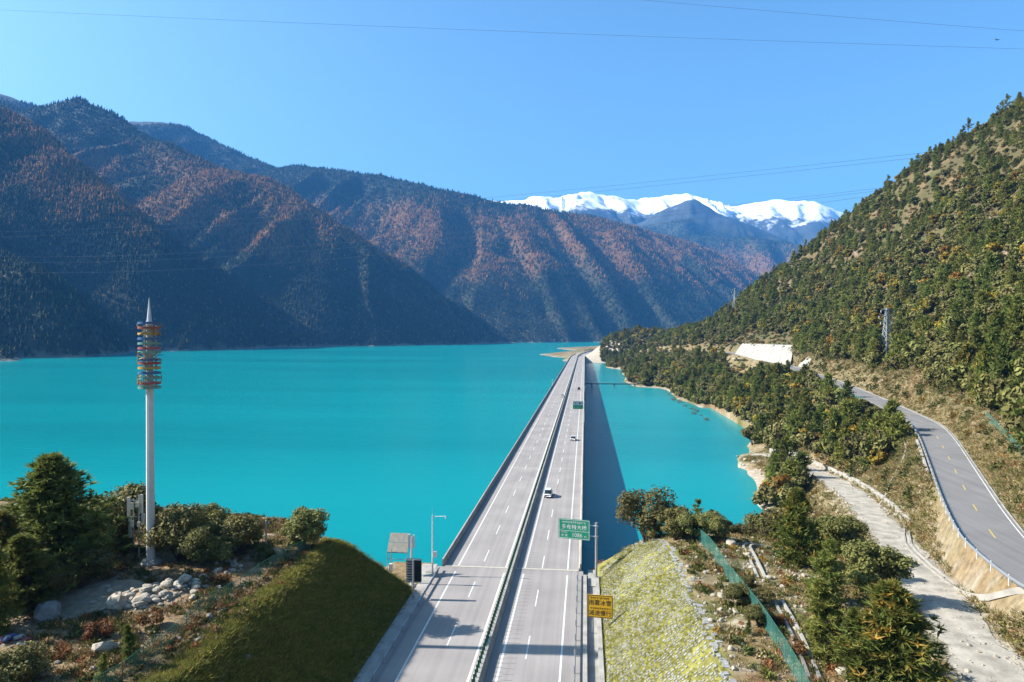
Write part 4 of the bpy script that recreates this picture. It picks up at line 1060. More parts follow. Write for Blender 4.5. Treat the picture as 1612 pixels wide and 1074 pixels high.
# ------------------------------------------------------------------ rubble and boulders
def rock_mesh(seed, sub=2):
    bm = bmesh.new(); bmesh.ops.create_icosphere(bm, subdivisions=sub, radius=1); r = random.Random(seed); off = r.uniform(0, 90)
    planes = [(Vector((r.gauss(0, 1), r.gauss(0, 1), r.gauss(0, 1))).normalized(), r.uniform(.55, .85)) for _ in range(9)]
    for v in bm.verts:
        c = v.co.copy()
        for n_, d in planes:
            e = c.dot(n_)
            if e > d: c -= n_ * (e - d)
        v.co = c * (1 + (.16 if sub < 3 else .34) * float(fbm(c.x * 2 + off, c.y * 2 + c.z * 1.7, seed, 2)))
    me = bpy.data.meshes.new("rock"); bm.to_mesh(me); bm.free(); return me
ROCKS = [rock_mesh(k) for k in range(5)]
M_ROCK = mat("pale_rock", (.44, .38, .30), .9, .3, 1.2, .6, bscale=5); M_ROCKG = mat("grey_rock", (.30, .29, .28), .9, .25, 1.2, .6, bscale=5)
for k, me in enumerate(ROCKS): me.materials.append(M_ROCK if k < 4 else M_ROCKG)
def rock(p, s, label, group=None, k=None, left=True):
    o = obj("rock", ROCKS[random.randrange(4) if k is None else k]); z = ground_l(p[0], p[1]) if left else ground(p[0], p[1])
    o.location = (p[0], p[1], z + s * .22); o.scale = (s * random.uniform(.8, 1.3), s * random.uniform(.7, 1.1), s * random.uniform(.5, .85)); o.rotation_euler = (random.uniform(-.3, .3), random.uniform(-.3, .3), random.uniform(0, 6.3))
    return tag(o, label, "rock", group)
rock(gpix(187, 955, True), 1.5, "largest tan boulder at the lower end of the rubble heap", k=0)
rock(gpix(290, 918, True), 1.3, "wedge-shaped pale slab on top of the rubble heap", k=1)
rock(gpix(222, 950, True), 1.0, "whitish boulder in the middle of the rubble heap", k=2)
rock(gpix(78, 972, True), 1.5, "grey blocky stone in the shade below the big pine", k=4)
rock(gpix(165, 1026, True), 1.25, "flat pale slab beside the small pine near the fence", k=3)
for i in range(170):
    t = random.random(); x = 190 + 140 * t + random.gauss(0, 16); y = 952 - 34 * t + random.gauss(0, 8)
    rock(gpix(x, y, True), random.choice((.14, .18, .22, .28, .36, .5, .62)), "broken stone in the rubble heap below the mast", "stones of the rubble heap")
for i in range(46):
    x, y = random.uniform(30, 400), random.uniform(925, 1070); rock(gpix(x, y, True), random.choice((.16, .2, .3, .4)), "loose stone scattered on the dry plateau left of the cutting", "loose stones on the left plateau")
for i in range(26):
    x, y = random.uniform(340, 385), random.uniform(882, 905); rock(gpix(x, y, True), random.choice((.2, .3, .45)), "whitish stone in the small heap behind the crest fence", "stones in the small heap")
rock(gpix(1152, 858), .95, "large pale boulder at the edge of the bushes on the right plateau", k=1, left=False)
rock(gpix(1330, 1062), .9, "pale block under the biggest pine beside the track", k=2, left=False)
for i in range(85):
    x, y = random.uniform(1060, 1270), random.uniform(845, 1010); p = gpix(x, y)
    if p[0] < cut_edge(np.array([p[1]]))[0] + 1.5: continue
    rock(p, random.choice((.14, .18, .25, .35, .5)), "loose pale stone on the scrubby plateau right of the fence", "loose stones on the right plateau", left=False)
for i in range(50):
    p = gpix(random.uniform(1120, 1200), random.uniform(660, 748)); 
    if p[2] < -6 or True: rock((p[0], p[1]), random.choice((.4, .6, .8)), "pale boulder along the right-hand lake shore", "boulders on the lake shore", left=False)
# crags on the hill
CRAG = [rock_mesh(80 + k, 3) for k in range(4)]; M_CRAG = mat("hill_rock", (.26, .19, .14), .95, .4, .35, .9, bscale=1.2)
for me in CRAG: me.materials.append(M_CRAG)
for i, (x, y, s_, lb) in enumerate(((1500, 462, 7, "tall brown crag split down its face above the pylon"), (1524, 446, 6, "broad brown crag beside the split one"), (1545, 440, 4, "small crag at the upper end of the outcrop"), (1420, 395, 5, "rocky rib high on the pine slope"), (1590, 405, 6, "bare crag among oaks near the hill's shoulder"),
        (1600, 300, 6, "reddish crag below the highest skyline pines"), (1400, 350, 4, "low brown rocks just under the skyline"), (1470, 330, 5, "brown rock step on the upper slope"), (1350, 400, 5, "scattered crag on the lower skyline ridge"), (1290, 420, 5, "dark crag on the falling ridge"), (1560, 350, 5, "weathered crag in a scrubby gap"), (1530, 300, 4, "pale rock scar below the skyline"), (1470, 400, 4, "flat crag in the middle of the pine slope"))):
    p = gpix(x, y); o = obj("crag", CRAG[i % 4]); o.location = (p[0] + 1, p[1] + 1, p[2] - s_ * .1); o.scale = (s_ * .7, s_ * .55, s_ * .8); o.rotation_euler = (.2, -.5, i * 1.3); tag(o, lb, "crag")
# crumpled cloth and rubbish in the corner
ch = thing("cloth_heap", "heap of crumpled red, blue and white cloth at the plateau edge", "cloth heap", gpix(22, 1012, True))
for k in range(9):
    c = [(.22, .06, .06), (.07, .09, .20), (.38, .37, .37)][k % 3]; o = obj("cloth_piece", rock_mesh(60 + k, 2), mat("cloth_%d" % (k % 3), c, .9, .2, 2), ch)
    o.location = (random.uniform(-1.3, 1.3), random.uniform(-.6, .6), random.uniform(.05, .35)); o.scale = (.55, .4, .25); o.rotation_euler = (0, 0, random.uniform(0, 6))

# ------------------------------------------------------------------ plants: generators
def tri_mesh(name, T, leaf, m):
    T = np.asarray(T, np.float32); n = len(T)
    me = np_mesh(name, T.reshape(-1, 3), np.arange(n * 3).reshape(n, 3), {"leaf": ('FLOAT', np.repeat(np.asarray(leaf, np.float32), 3))}, smooth=False)
    me.materials.append(m); return me
def unit(v): return v / (np.linalg.norm(v, axis=-1, keepdims=True) + 1e-9)
M_BARK = mat("bark", (.10, .07, .048), .95, .35, 4, .6, bscale=14)
def pine(seed, h=10.0, R=2.9, whorls=22, per=6, tufts=8, tri=6, nl=.5, nw=.10, m=None, z0=.14, open_=0.0, ex=.72):
    g = np.random.default_rng(seed); C = []; D = []; S = []; tr = MB()
    bend = g.normal(0, .03, 2) * h
    def axis(z): t = z / h; return np.array((bend[0] * t * t, bend[1] * t * t, z))
    r0 = h * .019; K = 6
    for a, b in zip(np.linspace(-.4, h * .98, K)[:-1], np.linspace(-.4, h * .98, K)[1:]): tr.tube(axis(a), axis(b), r0 * (1 - max(a, 0) / h) + .015, r0 * (1 - b / h) + .015, 7, False)
    for w in range(whorls):
        t = (w + g.uniform(-.3, .3)) / whorls; t = min(max(t, 0), .99); z = h * (z0 + (1 - z0) * t)
        prof = (1 - t) ** ex * min(1, .55 + t * 3.2)
        for b in range(per):
            if g.random() < open_: continue
            az = g.uniform(0, 2 * np.pi); L = max(.35, R * prof * g.uniform(.62, 1.15)); el = math.radians(-8 + 50 * t + g.normal(0, 9))
            d = np.array((math.cos(az) * math.cos(el), math.sin(az) * math.cos(el), math.sin(el))); p0 = axis(z)
            if L > .7 and b % 2 == 0: tr.tube(p0, p0 + d * L * .8, r0 * .28 * (1 - t) + .012, .01, 4, False)
            s = np.linspace(.22, 1, tufts) + g.normal(0, .04, tufts)
            q = p0 + d * (s * L)[:, None] + g.normal(0, 1, (tufts, 3)) * np.array((.16, .16, .09)) * L + np.array((0, 0, .08)) * (s ** 2 * L)[:, None]
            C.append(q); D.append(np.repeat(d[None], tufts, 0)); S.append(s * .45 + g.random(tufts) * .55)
    C = np.repeat(np.concatenate(C), tri, 0); D = np.repeat(np.concatenate(D), tri, 0); S = np.repeat(np.concatenate(S), tri)
    n = len(C); a = unit(D * .55 + g.normal(0, .62, (n, 3)) + np.array((0, 0, .45))); ln = nl * g.uniform(.65, 1.2, n)
    side = unit(np.cross(a, g.normal(0, 1, (n, 3)))) * nw
    T = np.stack([C - side, C + side, C + a * ln[:, None]], 1)
    tm = bpy.data.meshes.new("trunk"); tm.from_pydata(tr.v, [], tr.f); tm.materials.append(M_BARK)
    return tm, tri_mesh("crown", T, np.clip(S, 0, 1), m), h
def broadleaf(seed, h=5.0, R=2.6, clumps=14, leaves=4200, ls=.17, m=None, flat=.62, trunk=.22, bare=False):
    g = np.random.default_rng(seed); tr = MB(); cs = []; cr = []
    zc = h * (trunk + (1 - trunk) * .48); hz = h * (1 - trunk) * .5
    for k in range(clumps):
        v = unit(g.normal(0, 1, 3)); q = v * g.uniform(.4, .82) * np.array((R, R, hz)) + np.array((0, 0, zc)); cs.append(q); cr.append(R * g.choice((.17, .24, .32, .42)))
    cs = np.array(cs); cr = np.array(cr); f0 = np.array((0, 0, -.4))
    for k in range(3 + clumps // 3):
        c = cs[k % clumps]; mid = np.array((c[0] * .35, c[1] * .35, c[2] * .5)) + g.normal(0, .12, 3)
        tr.tube(f0 + g.normal(0, .1, 3) * np.array((1, 1, 0)), mid, .035 * h * .6, .02 * h * .6, 6, False); tr.tube(mid, c, .02 * h * .6, .012, 5, False)
    k = g.choice(clumps, leaves, p=cr ** 2 / (cr ** 2).sum())
    v = unit(g.normal(0, 1, (leaves, 3))); rr_ = cr[k] * (g.random(leaves) ** .35) * (1 + .22 * np.sin(v[:, 0] * 5 + k) * np.sin(v[:, 1] * 6 + k))
    P = cs[k] + v * rr_[:, None] * np.array((1, 1, .8)); P[:, 2] = np.maximum(P[:, 2], h * .06)
    nrm = unit(v + g.normal(0, .7, (leaves, 3)) + np.array((0, 0, .35))); a = unit(np.cross(nrm, g.normal(0, 1, (leaves, 3)))); b = np.cross(nrm, a)
    sz = ls * g.uniform(.6, 1.4, leaves)[:, None]
    T = np.concatenate([np.stack([P - a * sz, P + b * sz * .6, P + a * sz], 1), np.stack([P + a * sz, P - b * sz * .6, P - a * sz], 1)], 0)
    lf = np.clip(.25 + .5 * g.random(leaves) + .25 * ((k * 37 % 11) / 11 - .3), 0, 1)
    tm = bpy.data.meshes.new("trunk"); tm.from_pydata(tr.v, [], tr.f); tm.materials.append(M_BARK)
    return tm, tri_mesh("crown", T, np.r_[lf, lf], m), h
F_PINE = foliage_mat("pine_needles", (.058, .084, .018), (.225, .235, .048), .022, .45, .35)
F_PINEY = foliage_mat("pine_needles_yellowing", (.092, .128, .026), (.38, .24, .04), .02, .3, .35, power=5.0)
F_OAK = foliage_mat("oak_leaves", (.054, .062, .017), (.215, .190, .055), .02, .5, .15)
F_YEL = foliage_mat("autumn_leaves", (.16, .13, .018), (.42, .26, .03), .03, .35)
F_RUST = foliage_mat("rusty_leaves", (.09, .045, .018), (.25, .12, .04), .025, .4)
F_GRASS = foliage_mat("grass_blades", (.10, .085, .025), (.30, .23, .09), .03, .4)

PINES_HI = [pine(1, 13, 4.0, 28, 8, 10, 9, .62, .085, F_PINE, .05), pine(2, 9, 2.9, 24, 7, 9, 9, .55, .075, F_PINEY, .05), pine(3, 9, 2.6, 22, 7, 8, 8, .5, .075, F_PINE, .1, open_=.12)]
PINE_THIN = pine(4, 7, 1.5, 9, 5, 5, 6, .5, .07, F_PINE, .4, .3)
OAKS_HI = [broadleaf(5, 5, 2.7, 22, 12500, .115, F_OAK, trunk=.04), broadleaf(6, 4.5, 2.9, 24, 12500, .115, F_OAK, trunk=.04), broadleaf(7, 6, 2.6, 20, 12000, .115, F_OAK, trunk=.06)]
OAK_OPEN = broadleaf(8, 7, 4.0, 24, 5500, .15, F_OAK, trunk=.22)
RUSTS = [broadleaf(9, 2.4, 1.7, 14, 2200, .11, F_RUST, trunk=.1)]
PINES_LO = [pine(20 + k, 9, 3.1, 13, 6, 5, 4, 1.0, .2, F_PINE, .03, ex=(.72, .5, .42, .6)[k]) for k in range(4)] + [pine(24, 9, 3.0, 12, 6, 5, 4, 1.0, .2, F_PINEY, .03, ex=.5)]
OAKS_LO = [broadleaf(30 + k, 4.6, 2.7, 12, 800, .40, F_OAK, trunk=.02) for k in range(4)] + [broadleaf(39, 4.2, 2.3, 10, 700, .38, F_YEL, trunk=.1)]

def plant(name, proto, loc, s, rz, label, cat, group=None, sz=1.0):
    t = thing(name, label, cat, loc, rz, group); t.scale = (s, s, s * sz)
    obj("trunk", proto[0], None, t); obj("crown", proto[1], None, t); return t
def by_pixel(name, proto, px, base, top, label, cat, left=False, rz=None, wide=1.0):
    b_ = gpix(px, base, left); d = (b_ - _C) @ _f; h = (base - top) * d / FPX; s = h / proto[2]
    t = plant(name, proto, b_, s, random.uniform(0, 6.28) if rz is None else rz, label, cat); t.scale = (s * wide, s * wide, s); return t
BP = by_pixel
# left plateau
BP("pine_tree", PINES_HI[0], 90, 915, 718, "biggest dark pine on the left plateau, beside the mast", "pine", True, wide=1.7)
BP("pine_tree", PINES_HI[1], 6, 950, 808, "yellow-green pine at the outer edge of the left plateau", "pine", True, wide=1.3)
BP("oak_tree", OAKS_HI[0], 175, 868, 757, "dark evergreen oak between the biggest pine and the white mast", "oak", True, wide=1.15)
BP("oak_tree", OAKS_HI[1], 285, 880, 790, "dense round oak just right of the white mast", "oak", True)
BP("oak_tree", OAKS_HI[2], 340, 862, 785, "spreading oak behind the rubble heap overlooking the lake", "oak", True, wide=1.2)
BP("oak_tree", OAKS_HI[0], 382, 872, 798, "rounded oak next to the short utility pole", "oak", True)
BP("oak_tree", OAKS_HI[2], 475, 868, 787, "lone bushy oak at the tip of the left crest fence", "oak", True, wide=1.25)
BP("oak_tree", OAKS_HI[1], 318, 890, 826, "low oak between the mast and the rubble heap", "oak", True)
BP("oak_tree", OAKS_HI[0], 60, 880, 780, "oak half hidden behind the biggest pine", "oak", True)
BP("oak_bush", OAKS_HI[1], 130, 925, 862, "low dark bush at the foot of the biggest pine", "bush", True, wide=1.2)
BP("oak_bush", OAKS_HI[2], 55, 960, 880, "dark bush between the two left pines", "bush", True, wide=1.2)
BP("oak_bush", OAKS_HI[0], 190, 872, 836, "brownish bush under the panel antennas", "bush", True, wide=1.1)
BP("oak_bush", OAKS_HI[1], 345, 886, 842, "small oak bush below the spreading oak", "bush", True)
BP("oak_bush", OAKS_HI[2], 420, 884, 850, "small bush at the foot of the utility pole", "bush", True)
BP("oak_bush", OAKS_HI[1], 20, 1085, 1018, "dark bush beside the cloth heap", "bush", True, wide=1.3)
BP("young_pine", PINES_HI[2], 205, 1045, 985, "young pine growing beside the crest fence of the left cutting", "pine", True)
BP("young_pine", PINES_HI[2], 160, 1075, 1030, "tiny dark pine below the flat pale slab", "pine", True)
BP("rusty_shrub", RUSTS[0], 240, 985, 952, "thin reddish shrub below the rubble heap", "shrub", True)
BP("rusty_shrub", RUSTS[0], 150, 1010, 975, "dry brown shrub near the dirt patch", "shrub", True)
BP("rusty_shrub", RUSTS[0], 345, 925, 900, "rusty shrub behind the crest fence", "shrub", True)
BP("oak_tree", OAKS_HI[1], 22, 872, 800, "oak on the lake bank behind the yellow-green pine", "oak", True, wide=1.2)
BP("oak_tree", OAKS_HI[2], -40, 872, 800, "spreading oak at the far outer end of the left plateau", "oak", True, wide=1.3)
BP("pine_tree", PINES_HI[2], 48, 965, 838, "dense dark pine in front of the biggest left pine", "pine", True, wide=1.7)
BP("pine_tree", PINES_HI[0], -22, 1000, 850, "dark pine cut off at the outer border of the plateau", "pine", True, wide=1.2)
# right plateau
BP("oak_tree", OAK_OPEN, 1018, 853, 762, "open wide oak leaning over the shaded water at the slope's tip", "oak", wide=1.15)
BP("oak_bush", OAKS_HI[1], 1062, 850, 797, "round dark bush at the head of the plateau fence", "bush")
BP("oak_bush", OAKS_HI[0], 1095, 852, 803, "wide dark bush in the hedge above the lake bank", "bush", wide=1.15)
BP("oak_bush", OAKS_HI[2], 1130, 852, 800, "dark bush at the end of the hedge beside the pale boulder", "bush", wide=1.1)
BP("oak_bush", OAKS_HI[1], 1032, 848, 820, "small yellowish bush beside the leaning oak", "bush")
def at(name, proto, x, y, h, label, cat, wide=1.0, group=None):
    t = plant(name, proto, (x, y, ground(x, y) - .15), h / proto[2], random.uniform(0, 6), label, cat, group); t.scale = (t.scale[0] * wide, t.scale[1] * wide, t.scale[2]); return t
for x, h, l in ((15.2, 5.2, "slim small pine left of its taller neighbour above the hedge"), (17.6, 6.4, "tallest slim pine rising from the hedge above the lake"), (19.6, 4.9, "thin small pine at the water side of the hedge")):
    at("slim_pine", PINE_THIN, x, 108.6, h, l, "pine")
at("oak_tree", OAKS_HI[0], 32.5, 115, 8.2, "massive dark oak where the plateau falls to the bay", "oak", 1.05)
at("oak_tree", OAKS_HI[1], 28, 113.5, 6.0, "oak on the bank left of the massive dark oak", "oak", 1.05)
at("oak_tree", OAKS_HI[2], 37.5, 118, 6.5, "oak crowding the massive dark oak on its track side", "oak", 1.2)
for x, y in ((15, 107.4), (18.5, 108), (21.8, 108.5), (24.6, 109.6), (30, 112), (27, 108.5), (34, 112.5)):
    at("oak_bush", OAKS_HI[random.randrange(3)], x, y, random.uniform(2.6, 3.9), "rounded bush in the hedge along the edge of the lake bank", "bush", 1.15, "hedge bushes on the lake bank")
BP("rusty_shrub", RUSTS[0], 1165, 830, 792, "bare reddish shrub at the edge of the bay", "shrub")
BP("pine_tree", PINES_HI[1], 1256, 890, 772, "pine with orange-tipped branches in front of the massive oak", "pine", wide=1.2)
BP("oak_tree", OAKS_HI[2], 1318, 875, 798, "dark oak beside the curve of the dirt track", "oak", wide=1.35)
BP("pine_tree", PINES_HI[2], 1296, 945, 850, "feathery pine between the orange-tipped pine and the brown oak", "pine", wide=1.3)
BP("oak_tree", OAKS_HI[1], 1378, 935, 852, "round brownish oak standing alone by the dirt track", "oak", wide=1.1)
BP("pine_tree", PINES_HI[1], 1405, 1082, 918, "biggest bushy pine on the right, its shadow across the track", "pine", wide=1.75)
BP("pine_tree", PINES_HI[2], 1305, 1040, 920, "grey-green pine beside the straight stone gutter", "pine", wide=1.5)
BP("pine_tree", PINES_HI[0], 1345, 1065, 960, "green pine pressed against the biggest bushy pine", "pine", wide=1.2)
BP("young_pine", PINES_HI[2], 1178, 1000, 975, "sapling pine poking through the plateau fence", "pine")
for x, b_, t, l in ((1165, 955, 915, "greenish shrub between fence and straight gutter"), (1205, 950, 925, "olive shrub above the straight gutter"), (1195, 985, 948, "dense low shrub beside the straight gutter"), (1175, 925, 905, "small yellow-green shrub by the bent gutter")):
    BP("low_shrub", OAKS_HI[0], x, b_, t, l, "shrub", wide=1.2)
for x, b_, t, l in ((1180, 960, 938, "bright rusty shrub under the greenish shrub"), (1140, 900, 886, "orange-brown shrub beside the fence"), (1250, 1030, 1000, "reddish bracken leaning over the straight gutter"), (1230, 985, 965, "rusty bracken clump at the gutter's head")):
    BP("rusty_shrub", RUSTS[0], x, b_, t, l, "shrub")

F_TWIG = foliage_mat("bare_twigs", (.12, .095, .075), (.24, .19, .15), .02, .3)
TWIG = broadleaf(12, 3, 2.4, 16, 900, .13, F_TWIG, trunk=.02)
for x, y in ((1052, 622), (1060, 630), (1070, 634), (1078, 640), (1088, 644), (1096, 648), (1104, 655), (1092, 652), (1046, 616), (1112, 662)):
    q = pz(x, y, LAKE_Z); plant("drowned_shrub", TWIG, (q[0], q[1], LAKE_Z - .5), random.uniform(.5, .9), random.uniform(0, 6), "bare grey shrub standing in the shallows below the wooded bank", "shrub", "half-drowned shrubs along the shore")

PINE_SKY = [pine(50, 11, 2.3, 11, 5, 6, 6, .7, .12, F_PINE, .35, .35), pine(51, 11, 2.6, 9, 5, 6, 6, .75, .12, F_PINE, .45, .4)]
for i, (x, y) in enumerate(((1606, 168), (1578, 186), (1571, 190), (1524, 216), (1516, 226), (1480, 248), (1472, 252), (1445, 270), (1424, 284), (1398, 300), (1358, 336), (1349, 342), (1315, 362), (1309, 366), (1268, 398), (1240, 420), (1218, 434), (1585, 182), (1500, 235))):
    p = gpix(x, y); plant("skyline_pine", PINE_SKY[i % 2], (p[0], p[1], p[2] - .3), random.uniform(.85, 1.35), random.uniform(0, 6), "tall sparse pine standing against the sky on the hill crest", "pine", "skyline pines")
# ------------------------------------------------------------------ woods on the right hillside
def Hgrid(X, Y):
    i = np.clip(np.searchsorted(xs, X) - 1, 0, len(xs) - 2); j = np.clip(np.searchsorted(ys, Y) - 1, 0, len(ys) - 2)
    u = np.clip((X - xs[i]) / (xs[i + 1] - xs[i]), 0, 1); v = np.clip((Y - ys[j]) / (ys[j + 1] - ys[j]), 0, 1)
    return (GH[j, i] * (1 - u) + GH[j, i + 1] * u) * (1 - v) + (GH[j + 1, i] * (1 - u) + GH[j + 1, i + 1] * u) * v
N = 76000
cx_ = RNG.uniform(0, 480, N); cy_ = RNG.uniform(60, 1500, N); ch_ = Hgrid(cx_, cy_)
dp, zp, _, sdp = polyline_near(cx_, cy_, PAVED[::3]); dt, _, _, _ = polyline_near(cx_, cy_, TRACK[::3])
dd = np.hypot(cx_, cy_)
ok = (ch_ > -7.5) & (dp > 7.5) & (dt > 6.0) & ~((cy_ < 122) & (cx_ < 42)) & ~((cy_ < 172) & (sdp < 0) & (dt > 0) & (cx_ > 20) & (dp < 40)) & ~((sdp > 0) & (dp < 10.0))
ok &= ~((cy_ > 1010) & (cx_ - np.maximum(0, cy_ - 1010) ** 2 / 5200 < 24))
bare = sstep(-.1, .35, fbm(cx_ / 28, cy_ / 28, 21, 4)) * sstep(35, 100, ch_)
keep_p = np.where(dd < 330, .85, np.where(dd < 600, .7, .5)) * (1 - .72 * bare) * (1 - .35 * sstep(60, 150, ch_))
ok &= RNG.random(N) < keep_p
T_ = np.linspace(.06, .94, 26); occ = np.zeros(N)
for t in T_:
    occ = np.maximum(occ, Hgrid(cx_ * t, cy_ * t) * (cx_ * t > 0) - (CAM_Z + (ch_ + 9 - CAM_Z) * t))
ok &= occ < 9
pxx, pyy, pdd = project(np.stack([cx_, cy_, ch_ + 3], -1))
ok &= (pdd > 5) & (pxx > 780) & (pxx < 2150)
slab = ((pxx > 1140) & (pxx < 1252) & (pyy > 520) & (pyy < 590) & (dd > 380) & (dd < 640)) | ((pxx > 1248) & (pxx < 1284) & (pyy > 548) & (pyy < 592) & (dd > 340) & (dd < 520))
ok &= ~slab
ok &= ~((pxx > 1380) & (pxx < 1412) & (pyy > 490) & (pyy < 585))
ok &= ~((pxx > 1130) & (pxx < 1222) & (pyy > 690) & (pyy < 760) & (dd > 200) & (dd < 285))
cx_, cy_, ch_, dd, pxx, pyy = (a[ok] for a in (cx_, cy_, ch_, dd, pxx, pyy)); n = len(cx_)
sp_n = fbm(cx_ / 45, cy_ / 45, 61, 3)
is_pine = RNG.random(n) < np.clip(.20 + .5 * sp_n + .12 * (cx_ > 110), .12, .85)
hgt = np.where(is_pine, RNG.uniform(5.5, 11.5, n), RNG.uniform(3.6, 7.6, n)) * (1 - .25 * sstep(70, 170, ch_)) * np.where(dd > 700, 1.05, 1)
kind = np.where(is_pine, np.where(RNG.random(n) < .18, 4, RNG.integers(0, 4, n)), 5 + np.where(RNG.random(n) < .10, 4, RNG.integers(0, 4, n)))
app = hgt / dd * ((pxx > -20) & (pxx < 1640) & (pyy > 0) & (pyy < 1100))
single = np.zeros(n, bool)
for flag in (is_pine, ~is_pine):
    k = np.nonzero(flag)[0]; single[k[np.argsort(-app[k])[:285]]] = True
LO = PINES_LO + OAKS_LO
def zone(i):
    d, z, s, sd = polyline_near(cx_[i:i + 1], cy_[i:i + 1], PAVED[::3]); t, _, _, _ = polyline_near(cx_[i:i + 1], cy_[i:i + 1], TRACK[::3])
    if sd[0] > 0: return "rooted right at the foot of the hill beside the paved road" if d[0] < 18 else "on the lower hill slope above the paved road" if ch_[i] < 45 else "halfway up the pine hill around the crags" if ch_[i] < 85 else "high on the hill near its crest"
    return "beside the wall of the dirt track" if t[0] < 14 else "just below the paved road's lake-side edge" if d[0] < 16 else "on the wooded shore close to the water" if ch_[i] < 0 else "in the wood between the paved road and the lake"
def build_word(i): return "tall " if hgt[i] > (9.3 if is_pine[i] else 6.2) else "low " if hgt[i] < (7.2 if is_pine[i] else 4.8) else "middling "
for i in np.nonzero(single)[0]:
    k = kind[i]; zn = zone(i)
    nm, lb, ct, gp = (("pine_tree", "green pine ", "pine", "pines ") if k < 4 else ("pine_tree", "yellowing pine ", "pine", "yellowing pines ") if k == 4 else ("oak_tree", "dark rounded oak ", "oak", "oaks ") if k < 9 else ("autumn_tree", "yellow autumn tree ", "tree", "yellow trees "))
    plant(nm, LO[k], (cx_[i], cy_[i], ch_[i]), hgt[i] / LO[k][2], RNG.uniform(0, 6.28), build_word(i) + lb + zn, ct, build_word(i) + gp + zn, RNG.uniform(.8, 1.25))

# ------------------------------------------------------------------ scattering (stuff)
PROTO = bpy.data.collections.new("plant_protos")
def scatter(name, P, S, R, I, protos, tint=None):
    """points carrying instances of the given meshes; one object of uncountable stuff"""
    c = bpy.data.collections.new(name + "_kinds")
    for k, ms in enumerate(protos):
        bm = bmesh.new(); mats = []
        if len(ms) == 1: me = ms[0]
        else:
            me = bpy.data.meshes.new("kind"); lf = []
            for q in ms:
                for m_ in q.materials:
                    if m_.name not in [a.name for a in mats]: mats.append(m_)
            V = []; F = []; MI = []; L = []
            for q in ms:
                o = len(V); V += [tuple(v.co) for v in q.vertices]; F += [tuple(i + o for i in p.vertices) for p in q.polygons]; MI += [mats.index(q.materials[0])] * len(q.polygons)
                if "leaf" in q.attributes:
                    a = np.zeros(len(q.vertices), np.float32); q.attributes["leaf"].data.foreach_get("value", a); L += list(a)
                else: L += [0.0] * len(q.vertices)
            me.from_pydata(V, [], F)
            for m_ in mats: me.materials.append(m_)
            me.polygons.foreach_set("material_index", MI); at = me.attributes.new("leaf", 'FLOAT', 'POINT'); at.data.foreach_set("value", L)
        bm.free(); c.objects.link(bpy.data.objects.new("%s_%02d" % (name, k), me))
    P = np.asarray(P, np.float32); me = bpy.data.meshes.new(name); me.vertices.add(len(P)); me.vertices.foreach_set("co", P.ravel())
    for nm, tp, dat in (("siz", 'FLOAT', S), ("rot", 'FLOAT', R), ("idx", 'INT', I)):
        a = me.attributes.new(nm, tp, 'POINT'); a.data.foreach_set("value", np.asarray(dat, np.float32 if tp == 'FLOAT' else np.int32))
    if tint is not None:
        a = me.attributes.new("tint", 'FLOAT_COLOR', 'POINT'); d = np.ones((len(P), 4), np.float32); d[:, :3] = tint; a.data.foreach_set("color", d.ravel())
    o = obj(name, me); o["kind"] = "stuff"
    ng = bpy.data.node_groups.new(name, 'GeometryNodeTree'); ng.interface.new_socket("Geometry", in_out='INPUT', socket_type='NodeSocketGeometry'); ng.interface.new_socket("Geometry", in_out='OUTPUT', socket_type='NodeSocketGeometry')
    N_ = ng.nodes; gi = N_.new("NodeGroupInput"); go = N_.new("NodeGroupOutput"); ip = N_.new("GeometryNodeInstanceOnPoints"); ci = N_.new("GeometryNodeCollectionInfo")
    ci.inputs["Collection"].default_value = c; ci.inputs["Separate Children"].default_value = True; ci.inputs["Reset Children"].default_value = True
    def named(nm, tp): q = N_.new("GeometryNodeInputNamedAttribute"); q.data_type = tp; q.inputs["Name"].default_value = nm; return q.outputs["Attribute"]
    cb = N_.new("ShaderNodeCombineXYZ"); ng.links.new(named("rot", 'FLOAT'), cb.inputs[2])
    ng.links.new(gi.outputs[0], ip.inputs["Points"]); ng.links.new(ci.outputs[0], ip.inputs["Instance"]); ip.inputs["Pick Instance"].default_value = True
    ng.links.new(named("idx", 'INT'), ip.inputs["Instance Index"]); ng.links.new(named("siz", 'FLOAT'), ip.inputs["Scale"]); ng.links.new(cb.outputs[0], ip.inputs["Rotation"])
    ng.links.new(ip.outputs[0], go.inputs[0])
    md = o.modifiers.new("scatter", 'NODES'); md.node_group = ng
    return o
r = ~single
scatter("hillside_wood", np.stack([cx_, cy_, ch_], -1)[r], np.array([hgt[i] / LO[kind[i]][2] for i in np.nonzero(r)[0]]), RNG.uniform(0, 6.28, r.sum()), kind[r], [(a, b_) for a, b_, _ in LO])

